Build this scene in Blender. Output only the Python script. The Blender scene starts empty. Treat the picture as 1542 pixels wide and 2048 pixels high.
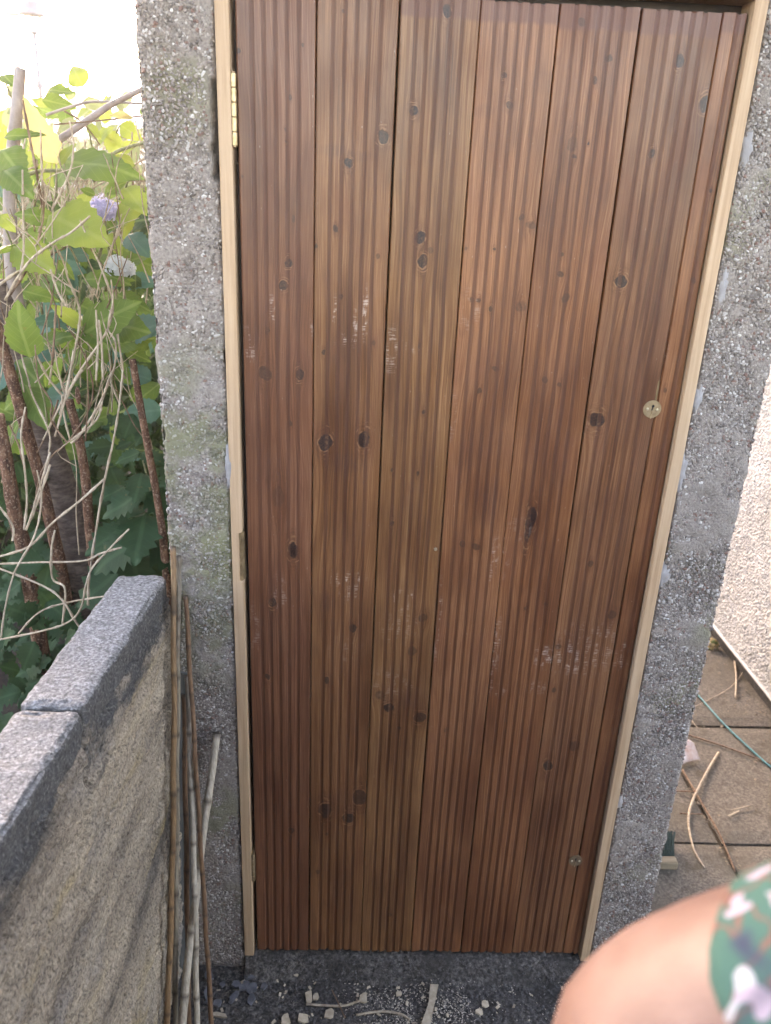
import bpy, bmesh, math, random
import numpy as np
from mathutils import Vector, Matrix

# ------------------------------------------------------------------ camera
FPX = 1600.0
_dn = np.array([590 - 771, 5040 - 1024, FPX]); _dn /= np.linalg.norm(_dn)
_X = np.array([1, 0, .021]); _X -= _dn * _X.dot(_dn); _X /= np.linalg.norm(_X)
RC = np.stack([_X, np.cross(-_dn, _X), -_dn])          # world = RC @ (right, down, forward)
CAM = np.array([0.0, -1.361, 1.66])                     # eye height 1.66 m, 1.36 m from the door
sc = bpy.context.scene
cam_d = bpy.data.cameras.new('camera'); cam = bpy.data.objects.new('camera', cam_d)
sc.collection.objects.link(cam); sc.camera = cam
cam_d.sensor_fit = 'HORIZONTAL'; cam_d.sensor_width = 36.0; cam_d.lens = FPX / 1542 * 36
cam_d.clip_start = .02; cam_d.clip_end = 500
_m = Matrix.Identity(4)
for r in range(3):
    _m[r][0], _m[r][1], _m[r][2], _m[r][3] = RC[r, 0], -RC[r, 1], -RC[r, 2], CAM[r]
cam.matrix_world = _m
cam_d.dof.use_dof = True; cam_d.dof.focus_distance = 1.45; cam_d.dof.aperture_fstop = 7.5

# ------------------------------------------------------------------ sky, sun, exposure
SUN_EL, SUN_AZ = math.radians(27), math.radians(-25)    # azimuth from +Y towards +X
w = bpy.data.worlds.new('World'); sc.world = w; w.use_nodes = True
wn = w.node_tree; wn.nodes.clear()
sky = wn.nodes.new('ShaderNodeTexSky'); sky.sky_type = 'NISHITA'; sky.sun_disc = False
sky.sun_elevation = SUN_EL; sky.sun_rotation = SUN_AZ
sky.air_density = 1.0; sky.dust_density = 1.0; sky.ozone_density = 1.0
bg = wn.nodes.new('ShaderNodeBackground'); bg.inputs['Strength'].default_value = .15
wo = wn.nodes.new('ShaderNodeOutputWorld')
wn.links.new(sky.outputs[0], bg.inputs[0]); wn.links.new(bg.outputs[0], wo.inputs[0])
sun_d = bpy.data.lights.new('sun', 'SUN'); sun_d.energy = .5; sun_d.angle = math.radians(14)
sun_d.color = (1, .98, .95)
sun = bpy.data.objects.new('sun', sun_d); sc.collection.objects.link(sun)
_sd = Vector((math.sin(SUN_AZ) * math.cos(SUN_EL), math.cos(SUN_AZ) * math.cos(SUN_EL), math.sin(SUN_EL)))
sun.rotation_euler = _sd.to_track_quat('Z', 'Y').to_euler(); sun.location = _sd * 20
vs = sc.view_settings
vs.view_transform = 'Standard'; vs.look = 'None'; vs.gamma = 1; vs.use_curve_mapping = False
vs.exposure = 3.45
vs.use_white_balance = True; vs.white_balance_temperature = 8900; vs.white_balance_tint = 24
sc.render.engine = 'CYCLES'
sc.cycles.use_denoising = True; sc.cycles.use_adaptive_sampling = True; sc.cycles.adaptive_threshold = .03
sc.cycles.max_bounces = 5; sc.cycles.diffuse_bounces = 3; sc.cycles.glossy_bounces = 2
sc.cycles.transmission_bounces = 3; sc.cycles.sample_clamp_indirect = 6

# ------------------------------------------------------------------ helpers
rng = np.random.default_rng(7); random.seed(7)
COL = sc.collection

def ray(px, py):
    return RC @ np.array([(px - 771) / FPX, (py - 1024) / FPX, 1.0])
def at(px, py, Y):                 # point of the place on the upright plane y = Y
    d = ray(px, py); return CAM + d * ((Y - CAM[1]) / d[1])
def onz(px, py, z):                # point of the place on the level plane
    d = ray(px, py); return CAM + d * ((z - CAM[2]) / d[2])

def _hash(ix, iy, iz, s):
    h = (ix.astype(np.int64) * 374761393 + iy.astype(np.int64) * 668265263 + iz.astype(np.int64) * 2147483647 + s * 974711) & 0x7fffffff
    h = ((h ^ (h >> 13)) * 1274126177) & 0x7fffffff
    return ((h ^ (h >> 16)) & 0xffff) / 65535.0
def vnoise(P, scale, seed=0):
    P = np.asarray(P, float) * scale; i = np.floor(P); f = P - i; f = f * f * (3 - 2 * f)
    o = 0
    for a in (0, 1):
        for b in (0, 1):
            for c in (0, 1):
                wgt = (f[:, 0] if a else 1 - f[:, 0]) * (f[:, 1] if b else 1 - f[:, 1]) * (f[:, 2] if c else 1 - f[:, 2])
                o = o + wgt * _hash(i[:, 0] + a, i[:, 1] + b, i[:, 2] + c, seed)
    return o
def fnoise(P, scale, seed=0, oct=4):
    o, a, t = 0, 1.0, 0
    for k in range(oct):
        o = o + a * (vnoise(P, scale * 2 ** k, seed + k) - .5); t += a; a *= .5
    return o / t * 2

class MB:
    def __init__(s): s.v, s.f = [], []
    def add(s, v, f):
        n = len(s.v); s.v += [tuple(map(float, p)) for p in v]; s.f += [tuple(n + i for i in q) for q in f]; return s
    def box(s, a, b):
        (x0, y0, z0), (x1, y1, z1) = a, b
        return s.add([(x0, y0, z0), (x1, y0, z0), (x1, y1, z0), (x0, y1, z0), (x0, y0, z1), (x1, y0, z1), (x1, y1, z1), (x0, y1, z1)],
                     [(0, 3, 2, 1), (4, 5, 6, 7), (0, 1, 5, 4), (1, 2, 6, 5), (2, 3, 7, 6), (3, 0, 4, 7)])
    def tube(s, pts, radii, n=7, caps=True, jit=0):
        pts = [Vector(p) for p in pts]
        m = len(pts); up = Vector((.13, .21, .97)); vs_, fs = [], []
        for i, p in enumerate(pts):
            t = (pts[min(i + 1, m - 1)] - pts[max(i - 1, 0)])
            t = t.normalized() if t.length > 1e-9 else Vector((0, 0, 1))
            u = t.cross(up)
            if u.length < .05: u = t.cross(Vector((1, 0, 0)))
            u.normalize(); v2 = t.cross(u)
            for k in range(n):
                a = 2 * math.pi * k / n; r = radii[i] * (1 + (random.uniform(-jit, jit) if jit else 0))
                vs_.append(p + (u * math.cos(a) + v2 * math.sin(a)) * r)
        for i in range(m - 1):
            for k in range(n):
                k2 = (k + 1) % n
                fs.append((i * n + k, i * n + k2, (i + 1) * n + k2, (i + 1) * n + k))
        if caps:
            fs.append(tuple(range(n - 1, -1, -1))); fs.append(tuple((m - 1) * n + k for k in range(n)))
        return s.add(vs_, fs)
    def lathe(s, prof, c=(0, 0, 0), n=16):
        vs_, fs = [], []
        for r, z in prof:
            for k in range(n):
                a = 2 * math.pi * k / n; vs_.append((c[0] + r * math.cos(a), c[1] + r * math.sin(a), c[2] + z))
        for i in range(len(prof) - 1):
            for k in range(n):
                k2 = (k + 1) % n; fs.append((i * n + k, i * n + k2, (i + 1) * n + k2, (i + 1) * n + k))
        fs.append(tuple(range(n - 1, -1, -1))); fs.append(tuple((len(prof) - 1) * n + k for k in range(n)))
        return s.add(vs_, fs)
    def mesh(s, name, off=(0, 0, 0)):
        me = bpy.data.meshes.new(name)
        me.from_pydata([(a - off[0], b - off[1], c - off[2]) for a, b, c in s.v], [], s.f); me.update(); return me

def wloc(o):
    p = Vector((0, 0, 0))
    while o is not None: p = p + o.location; o = o.parent
    return p
def tag(o, label=None, cat=None, group=None, kind=None):
    if label: o['label'] = label
    if cat: o['category'] = cat
    if group: o['group'] = group
    if kind: o['kind'] = kind
    return o
def obj(name, mb, mat=None, parent=None, smooth=False, bevel=0, loc=None):
    """one mesh object; vertices are given in world metres"""
    off = wloc(parent) if parent is not None else Vector(loc or (0, 0, 0))
    me = mb.mesh(name, off) if isinstance(mb, MB) else mb
    o = bpy.data.objects.new(name, me); COL.objects.link(o)
    if parent is not None: o.parent = parent
    elif loc: o.location = loc
    if mat: me.materials.append(mat)
    if smooth: me.polygons.foreach_set('use_smooth', [True] * len(me.polygons))
    if bevel:
        b = o.modifiers.new('bevel', 'BEVEL'); b.width = bevel; b.segments = 2; b.limit_method = 'ANGLE'
    return o
def thing(name, label, cat, loc=(0, 0, 0), group=None):
    o = bpy.data.objects.new(name, None); COL.objects.link(o); o.location = loc; o.empty_display_size = .05
    return tag(o, label, cat, group)
def spline(pts, sub=5):
    pts = [np.array(p, float) for p in pts]; out = []
    for i in range(len(pts) - 1):
        p0, p1, p2, p3 = pts[max(i - 1, 0)], pts[i], pts[i + 1], pts[min(i + 2, len(pts) - 1)]
        for k in range(sub):
            t = k / sub
            out.append(.5 * (2 * p1 + (p2 - p0) * t + (2 * p0 - 5 * p1 + 4 * p2 - p3) * t * t + (3 * p1 - p0 - 3 * p2 + p3) * t ** 3))
    out.append(pts[-1]); return out
def lerp(a, b, t): return a + (b - a) * t

# ------------------------------------------------------------------ node helper
class NT:
    def __init__(s, name, tree=None):
        if tree is None:
            s.mat = bpy.data.materials.new(name); s.mat.use_nodes = True; s.t = s.mat.node_tree; s.t.nodes.clear()
        else: s.t = tree
    def n(s, typ, ins=None, **props):
        nd = s.t.nodes.new('ShaderNode' + typ)
        for k, v in props.items(): setattr(nd, k, v)
        for k, v in (ins or {}).items():
            sk = nd.inputs[k]
            if isinstance(v, bpy.types.NodeSocket): s.t.links.new(v, sk)
            elif isinstance(v, bpy.types.Node): s.t.links.new(v.outputs[0], sk)
            else:
                if hasattr(sk.default_value, '__len__') and len(sk.default_value) == 4 and len(v) == 3: v = (*v, 1)
                sk.default_value = v
        return nd
    def math(s, op, a, b=0.0, clamp=False): return s.n('Math', {0: a, 1: b}, operation=op, use_clamp=clamp).outputs[0]
    def vmath(s, op, a, b=(0, 0, 0)): return s.n('VectorMath', {0: a, 1: b}, operation=op).outputs[0]
    def pos(s): return s.n('NewGeometry').outputs['Position']
    def obj(s): return s.n('TexCoord').outputs['Object']
    def scale(s, v, sx, sy, sz): return s.vmath('MULTIPLY', v, (sx, sy, sz))
    def noise(s, v, sc_=5, det=4, rough=.55, dist=0): return s.n('TexNoise', {'Vector': v, 'Scale': sc_, 'Detail': det, 'Roughness': rough, 'Distortion': dist}).outputs[0]
    def ramp(s, fac, stops, interp='LINEAR'):
        nd = s.n('ValToRGB', {0: fac}); cr = nd.color_ramp; cr.interpolation = interp
        while len(cr.elements) < len(stops): cr.elements.new(.5)
        for e, (p, c) in zip(cr.elements, stops):
            e.position = p; e.color = (*c, 1) if hasattr(c, '__len__') else (c, c, c, 1)
        return nd.outputs[0]
    def mix(s, fac, a, b, mode='MIX'):
        nd = s.n('Mix', data_type='RGBA', blend_type=mode)
        for i, v in ((0, fac), (6, a), (7, b)):
            sk = nd.inputs[i]
            if isinstance(v, bpy.types.NodeSocket): s.t.links.new(v, sk)
            else: sk.default_value = v if not (i and len(v) == 3) else (*v, 1)
        return nd.outputs[2]
    def mrange(s, v, a, b, c=0, d=1, smooth=True):
        return s.n('MapRange', {0: v, 1: a, 2: b, 3: c, 4: d}, interpolation_type='SMOOTHSTEP' if smooth else 'LINEAR').outputs[0]
    def bump(s, h, strength=.3, dist=.01): return s.n('Bump', {'Height': h, 'Strength': strength, 'Distance': dist}).outputs[0]
    def out(s, col, rough=.7, normal=None, metal=0, spec=.5, trans=None, coat=0):
        ins = {'Base Color': col, 'Roughness': rough, 'Metallic': metal, 'Specular IOR Level': spec, 'Coat Weight': coat}
        if normal is not None: ins['Normal'] = normal
        b = s.n('BsdfPrincipled', ins); sh = b.outputs[0]
        if trans is not None:
            tr = s.n('BsdfTranslucent', {'Color': trans[0]})
            sh = s.n('MixShader', {0: trans[1], 1: sh, 2: tr.outputs[0]}).outputs[0]
        o = s.n('OutputMaterial', {'Surface': sh}); return s.mat

def simple(name, c1, c2, scale=20, rough=.7, bump=.2, bd=.003, stretch=(1, 1, 1), det=5, spec=.4, metal=0, coords='pos'):
    t = NT(name); v = t.scale(t.pos() if coords == 'pos' else t.obj(), *stretch); h = t.noise(v, scale, det)
    return t.out(t.ramp(h, [(.3, c1), (.7, c2)]), rough, t.bump(h, bump, bd), metal, spec)

# ------------------------------------------------------------------ materials
def algae(t, p, col, k):          # green film on the damp left pier
    q = t.n('SeparateXYZ', {0: p}); m = t.math('MULTIPLY', t.mrange(q.outputs[0], -.20, -.23), t.math('MULTIPLY', t.mrange(q.outputs[2], .62, .95), t.mrange(q.outputs[2], 1.5, 1.25)))
    return t.mix(t.math('MULTIPLY', t.math('MULTIPLY', m, t.mrange(t.noise(p, 14, 4), .40, .58)), k), col, (.17, .185, .085))
def m_cement():
    t = NT('roughcast_cement'); p = t.pos()
    a = t.noise(p, 240, 3); b = t.noise(p, 9, 4); c = t.noise(t.vmath('ADD', p, (3, 1, 5)), 4.5, 3)
    col = t.ramp(t.math('ADD', t.math('MULTIPLY', a, .6), t.math('MULTIPLY', b, .4)), [(.33, (.17, .145, .128)), (.5, (.26, .226, .20)), (.68, (.35, .312, .28))])
    col = t.mix(t.mrange(c, .57, .70, 0, .55), col, (.19, .19, .105))        # algae film
    return t.out(algae(t, p, col, .6), .92, t.bump(a, .7, .004), spec=.25)
def m_pebble():
    t = NT('pebble_dash'); r = t.n('NewGeometry').outputs['Random Per Island']; p = t.pos()
    col = t.ramp(r, [(0, (.15, .125, .11)), (.12, (.23, .195, .175)), (.32, (.33, .285, .255)), (.54, (.27, .225, .20)), (.66, (.39, .35, .315)), (.84, (.47, .44, .41)), (.91, (.23, .135, .11)), (.97, (.56, .535, .51))], 'CONSTANT')
    n = t.noise(p, 420, 3); col = t.mix(.35, col, t.ramp(n, [(.3, .12), (.7, .55)]), 'OVERLAY')
    return t.out(algae(t, p, col, .38), .6, t.bump(n, .3, .002), spec=.45)
def m_creampaint():
    t = NT('cream_masonry_paint'); p = t.pos(); n = t.noise(p, 160, 4); b = t.noise(p, 5, 3)
    col = t.ramp(t.math('ADD', t.math('MULTIPLY', n, .5), t.math('MULTIPLY', b, .5)), [(.3, (.38, .37, .35)), (.6, (.54, .53, .51))])
    return t.out(col, .85, t.bump(n, .6, .004), spec=.3)
def m_block():
    t = NT('concrete_block'); p = t.pos(); n = t.noise(p, 190, 5, .7); b = t.noise(p, 12, 4)
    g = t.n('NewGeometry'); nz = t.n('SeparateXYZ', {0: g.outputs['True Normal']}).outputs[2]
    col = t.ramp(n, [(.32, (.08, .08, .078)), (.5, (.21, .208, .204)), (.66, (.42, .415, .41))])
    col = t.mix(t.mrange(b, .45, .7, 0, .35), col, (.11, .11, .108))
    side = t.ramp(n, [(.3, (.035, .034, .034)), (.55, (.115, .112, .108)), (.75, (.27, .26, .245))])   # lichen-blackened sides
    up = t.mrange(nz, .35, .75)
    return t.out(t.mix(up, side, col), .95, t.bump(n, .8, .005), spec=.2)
def m_wallface():
    t = NT('bedded_stone_render'); p = t.pos()
    s1 = t.noise(t.scale(p, 1, .2, 1), 13, 4, .55, .5); s2 = t.noise(p, 190, 4, .65); s3 = t.noise(t.scale(p, 1, .4, 1), 7, 4)
    col = t.ramp(s1, [(.3, (.15, .128, .108)), (.44, (.33, .27, .21)), (.58, (.44, .36, .275)), (.72, (.52, .42, .295))])
    col = t.mix(t.mrange(s3, .5, .66, 0, .6), col, (.28, .26, .245))
    col = t.mix(t.mrange(t.noise(t.scale(t.vmath('ADD', p, (1, 2, 3)), 1, .3, 1), 11, 3), .56, .7, 0, .55), col, (.40, .30, .15))
    col = t.mix(.75, col, t.ramp(s2, [(.32, .08), (.5, .5), (.7, .85)]), 'OVERLAY')
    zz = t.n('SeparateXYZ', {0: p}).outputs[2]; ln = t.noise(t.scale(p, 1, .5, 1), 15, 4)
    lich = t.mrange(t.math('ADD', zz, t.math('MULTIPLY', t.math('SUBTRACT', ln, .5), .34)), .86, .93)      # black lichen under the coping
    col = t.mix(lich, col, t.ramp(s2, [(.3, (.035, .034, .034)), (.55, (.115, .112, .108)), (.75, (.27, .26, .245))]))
    return t.out(col, .95, t.bump(t.math('ADD', t.math('MULTIPLY', s2, 1.3), s1), .9, .008), spec=.2)
def m_pine():
    t = NT('new_pine'); p = t.pos(); a = t.noise(t.scale(p, 1, 1, .03), 150, 4, .6, .3); b = t.noise(t.scale(p, 1, 1, .5), 6, 2)
    col = t.ramp(a, [(.28, (.36, .22, .128)), (.5, (.46, .31, .195)), (.75, (.53, .375, .25))])
    col = t.mix(t.mrange(b, .55, .8, 0, .3), col, (.50, .33, .19))
    return t.out(col, .55, t.bump(a, .12, .001), spec=.4)

def knot_group():
    g = bpy.data.node_groups.new('knot', 'ShaderNodeTree'); I = g.interface
    for nm, ty in (('P', 'NodeSocketVector'), ('Warp', 'NodeSocketFloat'), ('Core', 'NodeSocketFloat'), ('Halo', 'NodeSocketFloat'), ('C', 'NodeSocketVector'), ('InvR', 'NodeSocketVector'), ('Str', 'NodeSocketFloat')):
        I.new_socket(nm, in_out='INPUT', socket_type=ty)
    for nm in ('Warp', 'Core', 'Halo'): I.new_socket(nm, in_out='OUTPUT', socket_type='NodeSocketFloat')
    t = NT('', g); gi = g.nodes.new('NodeGroupInput'); go = g.nodes.new('NodeGroupOutput')
    d = t.vmath('MULTIPLY', t.vmath('SUBTRACT', gi.outputs['P'], gi.outputs['C']), gi.outputs['InvR'])
    L = t.n('VectorMath', {0: d}, operation='LENGTH').outputs['Value']
    core = t.math('MULTIPLY', t.mrange(L, 1.06, .86), gi.outputs['Str'])
    L2 = t.n('VectorMath', {0: t.vmath('MULTIPLY', d, (.95, 0, .62))}, operation='LENGTH').outputs['Value']
    halo = t.math('MULTIPLY', t.math('MULTIPLY', t.mrange(L2, 2.1, .9), gi.outputs['Str']), t.math('ADD', t.math('MULTIPLY', t.math('SINE', t.math('MULTIPLY', L, 13)), .32), .68))
    e = t.n('VectorMath', {0: t.vmath('MULTIPLY', d, (.42, 0, .17))}, operation='LENGTH').outputs['Value']
    sx = t.n('SeparateXYZ', {0: t.vmath('SUBTRACT', gi.outputs['P'], gi.outputs['C'])}).outputs[0]
    wv = t.math('MULTIPLY', sx, t.mrange(e, 1.0, 0, 0, -.72))
    g.links.new(t.math('ADD', gi.outputs['Warp'], wv), go.inputs['Warp'])
    g.links.new(t.math('MAXIMUM', gi.outputs['Core'], core), go.inputs['Core'])
    g.links.new(t.math('MAXIMUM', gi.outputs['Halo'], halo), go.inputs['Halo'])
    return g
KG = knot_group()

def zone_sum(t, P, zones):
    acc = None
    for (c, r, s) in zones:
        d = t.vmath('MULTIPLY', t.vmath('SUBTRACT', P, (c[0], 0, c[2])), (1 / r[0], 0, 1 / r[1]))
        L = t.n('VectorMath', {0: d}, operation='LENGTH').outputs['Value']
        m = t.math('MULTIPLY', t.mrange(L, 1.15, .35), s)
        acc = m if acc is None else t.math('MAXIMUM', acc, m)
    return acc

def m_board(i, knots, stains, scuffs, header_shade, tone):
    """stained softwood decking; knots, stains and scuffs are marks of this board"""
    t = NT('stained_board'); p = t.pos(); sx = t.n('SeparateXYZ', {0: p}); x, z = sx.outputs[0], sx.outputs[2]
    P = t.n('CombineXYZ', {0: x, 2: z}).outputs[0]
    wob = t.vmath('SUBTRACT', t.n('TexNoise', {'Vector': P, 'Scale': 55, 'Detail': 2}).outputs['Color'], (.5, .5, .5))
    Pk = t.vmath('ADD', P, t.scale(wob, .009, 0, .012))
    W, C, H = 0.0, 0.0, 0.0
    for (c, r, s) in knots:
        nd = t.t.nodes.new('ShaderNodeGroup'); nd.node_tree = KG
        for k, v in (('P', Pk), ('Warp', W), ('Core', C), ('Halo', H), ('C', (c[0], 0, c[2])), ('InvR', (1 / r[0], 0, 1 / r[1])), ('Str', s)):
            if isinstance(v, bpy.types.NodeSocket): t.t.links.new(v, nd.inputs[k])
            else: nd.inputs[k].default_value = v
        W, C, H = nd.outputs['Warp'], nd.outputs['Core'], nd.outputs['Halo']
    sway = t.math('MULTIPLY', t.math('SUBTRACT', t.noise(t.n('CombineXYZ', {0: t.math('MULTIPLY', x, 5), 1: i * 3.7, 2: t.math('MULTIPLY', z, 1.6)}).outputs[0], 1, 2), .5), .05)
    xw = t.math('ADD', t.math('ADD', x, W), sway)
    G1 = t.n('CombineXYZ', {0: t.math('MULTIPLY', xw, 430), 1: i * 11.3, 2: t.math('MULTIPLY', z, 3.2)}).outputs[0]
    G2 = t.n('CombineXYZ', {0: t.math('MULTIPLY', xw, 900), 1: i * 5.1, 2: t.math('MULTIPLY', z, 16)}).outputs[0]
    g1 = t.noise(G1, 1, 3, .6); g2 = t.noise(G2, 1, 3, .6)
    B = t.noise(t.n('CombineXYZ', {0: t.math('MULTIPLY', x, 14), 1: i * 2.9, 2: t.math('MULTIPLY', z, 3.4)}).outputs[0], 1, 3)
    B2 = t.noise(t.n('CombineXYZ', {0: t.math('MULTIPLY', x, 30), 1: 40 + i * 2.9, 2: t.math('MULTIPLY', z, 9)}).outputs[0], 1, 4)
    g = t.math('ADD', t.math('MULTIPLY', g1, .62), t.math('MULTIPLY', g2, .38))
    col = t.ramp(g, [(.28, (.086, .027, .011)), (.42, (.166, .063, .027)), (.56, (.244, .106, .049)), (.74, (.36, .178, .090))])
    col = t.mix(1, col, t.ramp(B, [(.3, (.50, .44, .44)), (.5, (.86, .85, .84)), (.66, (1.0, 1.0, 1.0))]), 'MULTIPLY')
    cn = t.noise(t.n('CombineXYZ', {0: t.math('MULTIPLY', xw, 22), 1: i * 6.1, 2: t.math('MULTIPLY', z, 1.5)}).outputs[0], 1, 1)
    cl = t.math('ABSOLUTE', t.math('SUBTRACT', t.math('FRACT', t.math('MULTIPLY', cn, 15)), .5))
    col = t.mix(t.math('MULTIPLY', t.mrange(cl, .17, .02), .24), col, (.10, .036, .018))      # cathedral grain
    col = t.mix(t.mrange(B2, .54, .72, 0, .45), col, (.165, .058, .026))
    col = t.mix(1, col, (tone[0], tone[1], tone[2]), 'MULTIPLY')
    gr = t.n('Attribute', attribute_name='groove').outputs['Fac']
    col = t.mix(t.math('MULTIPLY', gr, .64), col, t.mix(1, (.082, .022, .009), t.ramp(g1, [(.3, .6), (.7, 1.05)]), 'MULTIPLY'))
    if stains:
        st = zone_sum(t, Pk, stains)
        col = t.mix(t.math('MULTIPLY', st, t.mrange(g, .34, .60, .72, .22)), col, (.062, .026, .02))
    if header_shade:
        tb = t.mrange(t.math('ADD', z, t.math('MULTIPLY', t.math('SUBTRACT', B2, .5), .012)), header_shade - .004, header_shade + .004)
        col = t.mix(t.math('MULTIPLY', tb, .62), col, (.115, .045, .034))  # header's shadow painted as a darker band along the board tops
    if knots:
        col = t.mix(t.math('MULTIPLY', H, t.mrange(g1, .3, .62, .95, .45)), col, (.082, .026, .011))
        pale = t.math('MULTIPLY', t.mrange(H, .6, .8), t.mrange(t.noise(Pk, 70, 2), .46, .6))
        col = t.mix(t.math('MULTIPLY', pale, .55), col, (.30, .155, .08))
        col = t.mix(t.math('MULTIPLY', t.math('MULTIPLY', C, t.mrange(t.noise(Pk, 130, 3), .32, .5, .8, 1)), t.mrange(gr, 0, 1, 1, .55)), col, t.mix(t.mrange(t.noise(Pk, 420, 3), .35, .65), (.010, .006, .006), (.048, .022, .016)))
    sc_n = t.noise(t.n('CombineXYZ', {0: t.math('MULTIPLY', x, 60), 1: 3.3, 2: t.math('MULTIPLY', z, 420)}).outputs[0], 1, 4, .65)
    sc_m = t.noise(t.n('CombineXYZ', {0: t.math('MULTIPLY', x, 130), 1: 9.3, 2: t.math('MULTIPLY', z, 48)}).outputs[0], 1, 3)
    ridge = t.mrange(gr, .35, .05)
    if scuffs:
        su = zone_sum(t, P, scuffs)
        m = t.math('MULTIPLY', t.math('MULTIPLY', su, t.mrange(sc_n, .44, .62)), t.math('MULTIPLY', ridge, t.mrange(sc_m, .47, .60)))
        col = t.mix(t.math('MULTIPLY', m, .6), col, (.56, .47, .41))
    fine = t.math('MULTIPLY', t.mrange(t.noise(t.n('CombineXYZ', {0: t.math('MULTIPLY', x, 330), 1: 1.3, 2: t.math('MULTIPLY', z, 120)}).outputs[0], 1, 2), .74, .8), ridge)
    col = t.mix(t.math('MULTIPLY', fine, .5), col, (.42, .34, .29))
    rough = t.math('ADD', t.mrange(B2, .35, .7, .30, .42), t.math('MULTIPLY', gr, .12))
    h = t.math('SUBTRACT', g, t.math('MULTIPLY', C, .5))
    return t.out(col, rough, t.bump(h, .22, .0013), spec=.42)

def m_bark(name, c1, c2, c3, sz=60, stretch=.35, speck=True):
    t = NT(name); p = t.pos(); a = t.noise(t.scale(p, 1, 1, stretch), sz, 5, .65); b = t.noise(p, 220, 3)
    col = t.ramp(a, [(.32, c1), (.5, c2), (.7, c3)])
    if speck: col = t.mix(t.mrange(b, .55, .64, 0, .75), col, (.36, .26, .19))
    return t.out(col, .85, t.bump(a, .6, .005), spec=.25)
def m_leaf(name, c1, c2, tr, tw=.45, vein=(.28, .36, .12)):
    t = NT(name); tc = t.n('TexCoord'); o = tc.outputs['Object']; s = t.n('SeparateXYZ', {0: o}); r = t.n('ObjectInfo').outputs['Random']
    ax = t.math('ABSOLUTE', s.outputs[0])
    rib = t.mrange(ax, .045, .012)
    lat = t.math('ABSOLUTE', t.math('SUBTRACT', t.math('FRACT', t.math('SUBTRACT', t.math('MULTIPLY', s.outputs[1], 7.5), t.math('MULTIPLY', ax, 6.5))), .5))
    latm = t.math('MULTIPLY', t.mrange(lat, .09, .0), .55)
    v = t.math('MAXIMUM', rib, latm)
    n = t.noise(t.vmath('ADD', o, t.n('CombineXYZ', {0: t.math('MULTIPLY', r, 50)}).outputs[0]), 4, 4)
    col = t.mix(t.math('ADD', t.math('MULTIPLY', n, .7), t.math('MULTIPLY', r, .4), clamp=True), c1, c2)
    bl = t.mrange(t.noise(t.vmath('ADD', o, t.n('CombineXYZ', {1: t.math('MULTIPLY', r, 90)}).outputs[0]), 6, 3), .66, .72)
    colv = t.mix(t.math('MULTIPLY', bl, .7), t.mix(t.math('MULTIPLY', v, .55), col, vein), (.16, .11, .04))
    trc = t.mix(t.math('MULTIPLY', v, .4), t.mix(r, tr, tuple(c * .7 for c in tr)), tuple(c * .6 for c in tr))
    return t.out(colv, .55, t.bump(v, -.6, .03), spec=.18, trans=(trc, tw))

M = {}
M['cement'] = m_cement(); M['pebble'] = m_pebble(); M['cream'] = m_creampaint(); M['block'] = m_block(); M['wallface'] = m_wallface(); M['pine'] = m_pine()
M['filler'] = simple('white_filler', (.25, .24, .24), (.34, .33, .33), 60, .8, .3, .003)
M['darkhole'] = simple('crumbled_mortar', (.045, .04, .035), (.13, .115, .10), 90, .95, .6, .006)
M['roughwood'] = simple('rough_cut_wood', (.09, .055, .025), (.28, .19, .10), 90, .9, .6, .004, (1, 1, .25))
t = NT('brass'); M['brass'] = t.out(t.ramp(t.noise(t.pos(), 120, 3), [(.3, (.34, .26, .14)), (.7, (.48, .39, .25))]), .4, None, 1)
t = NT('dull_brass'); M['dullbrass'] = t.out(t.ramp(t.noise(t.pos(), 120, 3), [(.3, (.25, .175, .10)), (.7, (.38, .28, .17))]), .45, None, .55)
t = NT('keyhole_dark'); M['black'] = t.out((.008, .007, .006), .8)
M['screw'] = simple('screw_steel', (.5, .42, .3), (.75, .66, .5), 300, .35, .1, .001, metal=.8)
M['interior'] = simple('interior_board', (.03, .024, .02), (.07, .055, .045), 20)
M['slate'] = simple('slate_chip', (.07, .072, .08), (.16, .16, .175), 60, .7, .3)
M['chip'] = simple('fresh_wood_chip', (.38, .30, .21), (.60, .50, .37), 80, .75, .3, .002)
M['sawdust'] = simple('sawdust', (.40, .34, .27), (.66, .58, .48), 200, .9, .1)
M['twig'] = m_bark('dry_stem_bark', (.25, .19, .135), (.40, .325, .24), (.55, .47, .37), 120, .4, False)
M['twigdark'] = m_bark('brown_stem_bark', (.11, .065, .042), (.19, .12, .08), (.30, .215, .15), 120, .4, False)
M['greenstem'] = m_bark('green_stem_bark', (.15, .15, .075), (.24, .245, .13), (.33, .33, .2), 120, .4, False)
M['barkrust'] = m_bark('flaking_rusty_bark', (.04, .022, .016), (.125, .06, .038), (.30, .17, .105), 90)
M['barkgrey'] = m_bark('smooth_grey_bark', (.06, .045, .038), (.12, .092, .078), (.20, .16, .135), 40, 3.0, False)
M['leaf'] = m_leaf('hydrangea_leaf', (.05, .105, .022), (.095, .165, .04), (.20, .32, .055), .38)
M['leaflime'] = m_leaf('lime_hydrangea_leaf', (.13, .20, .035), (.20, .27, .055), (.36, .44, .085), .42, (.3, .36, .12))
M['leafyellow'] = m_leaf('yellowing_leaf', (.40, .34, .12), (.50, .43, .18), (.62, .54, .24), .45, (.55, .42, .16))
M['leafteal'] = m_leaf('blue_green_leaf', (.05, .12, .095), (.085, .175, .135), (.10, .25, .15), .3, (.13, .24, .18))
M['nettle'] = m_leaf('nettle_leaf', (.016, .045, .02), (.03, .075, .032), (.06, .13, .04), .3, (.06, .13, .06))
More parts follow.
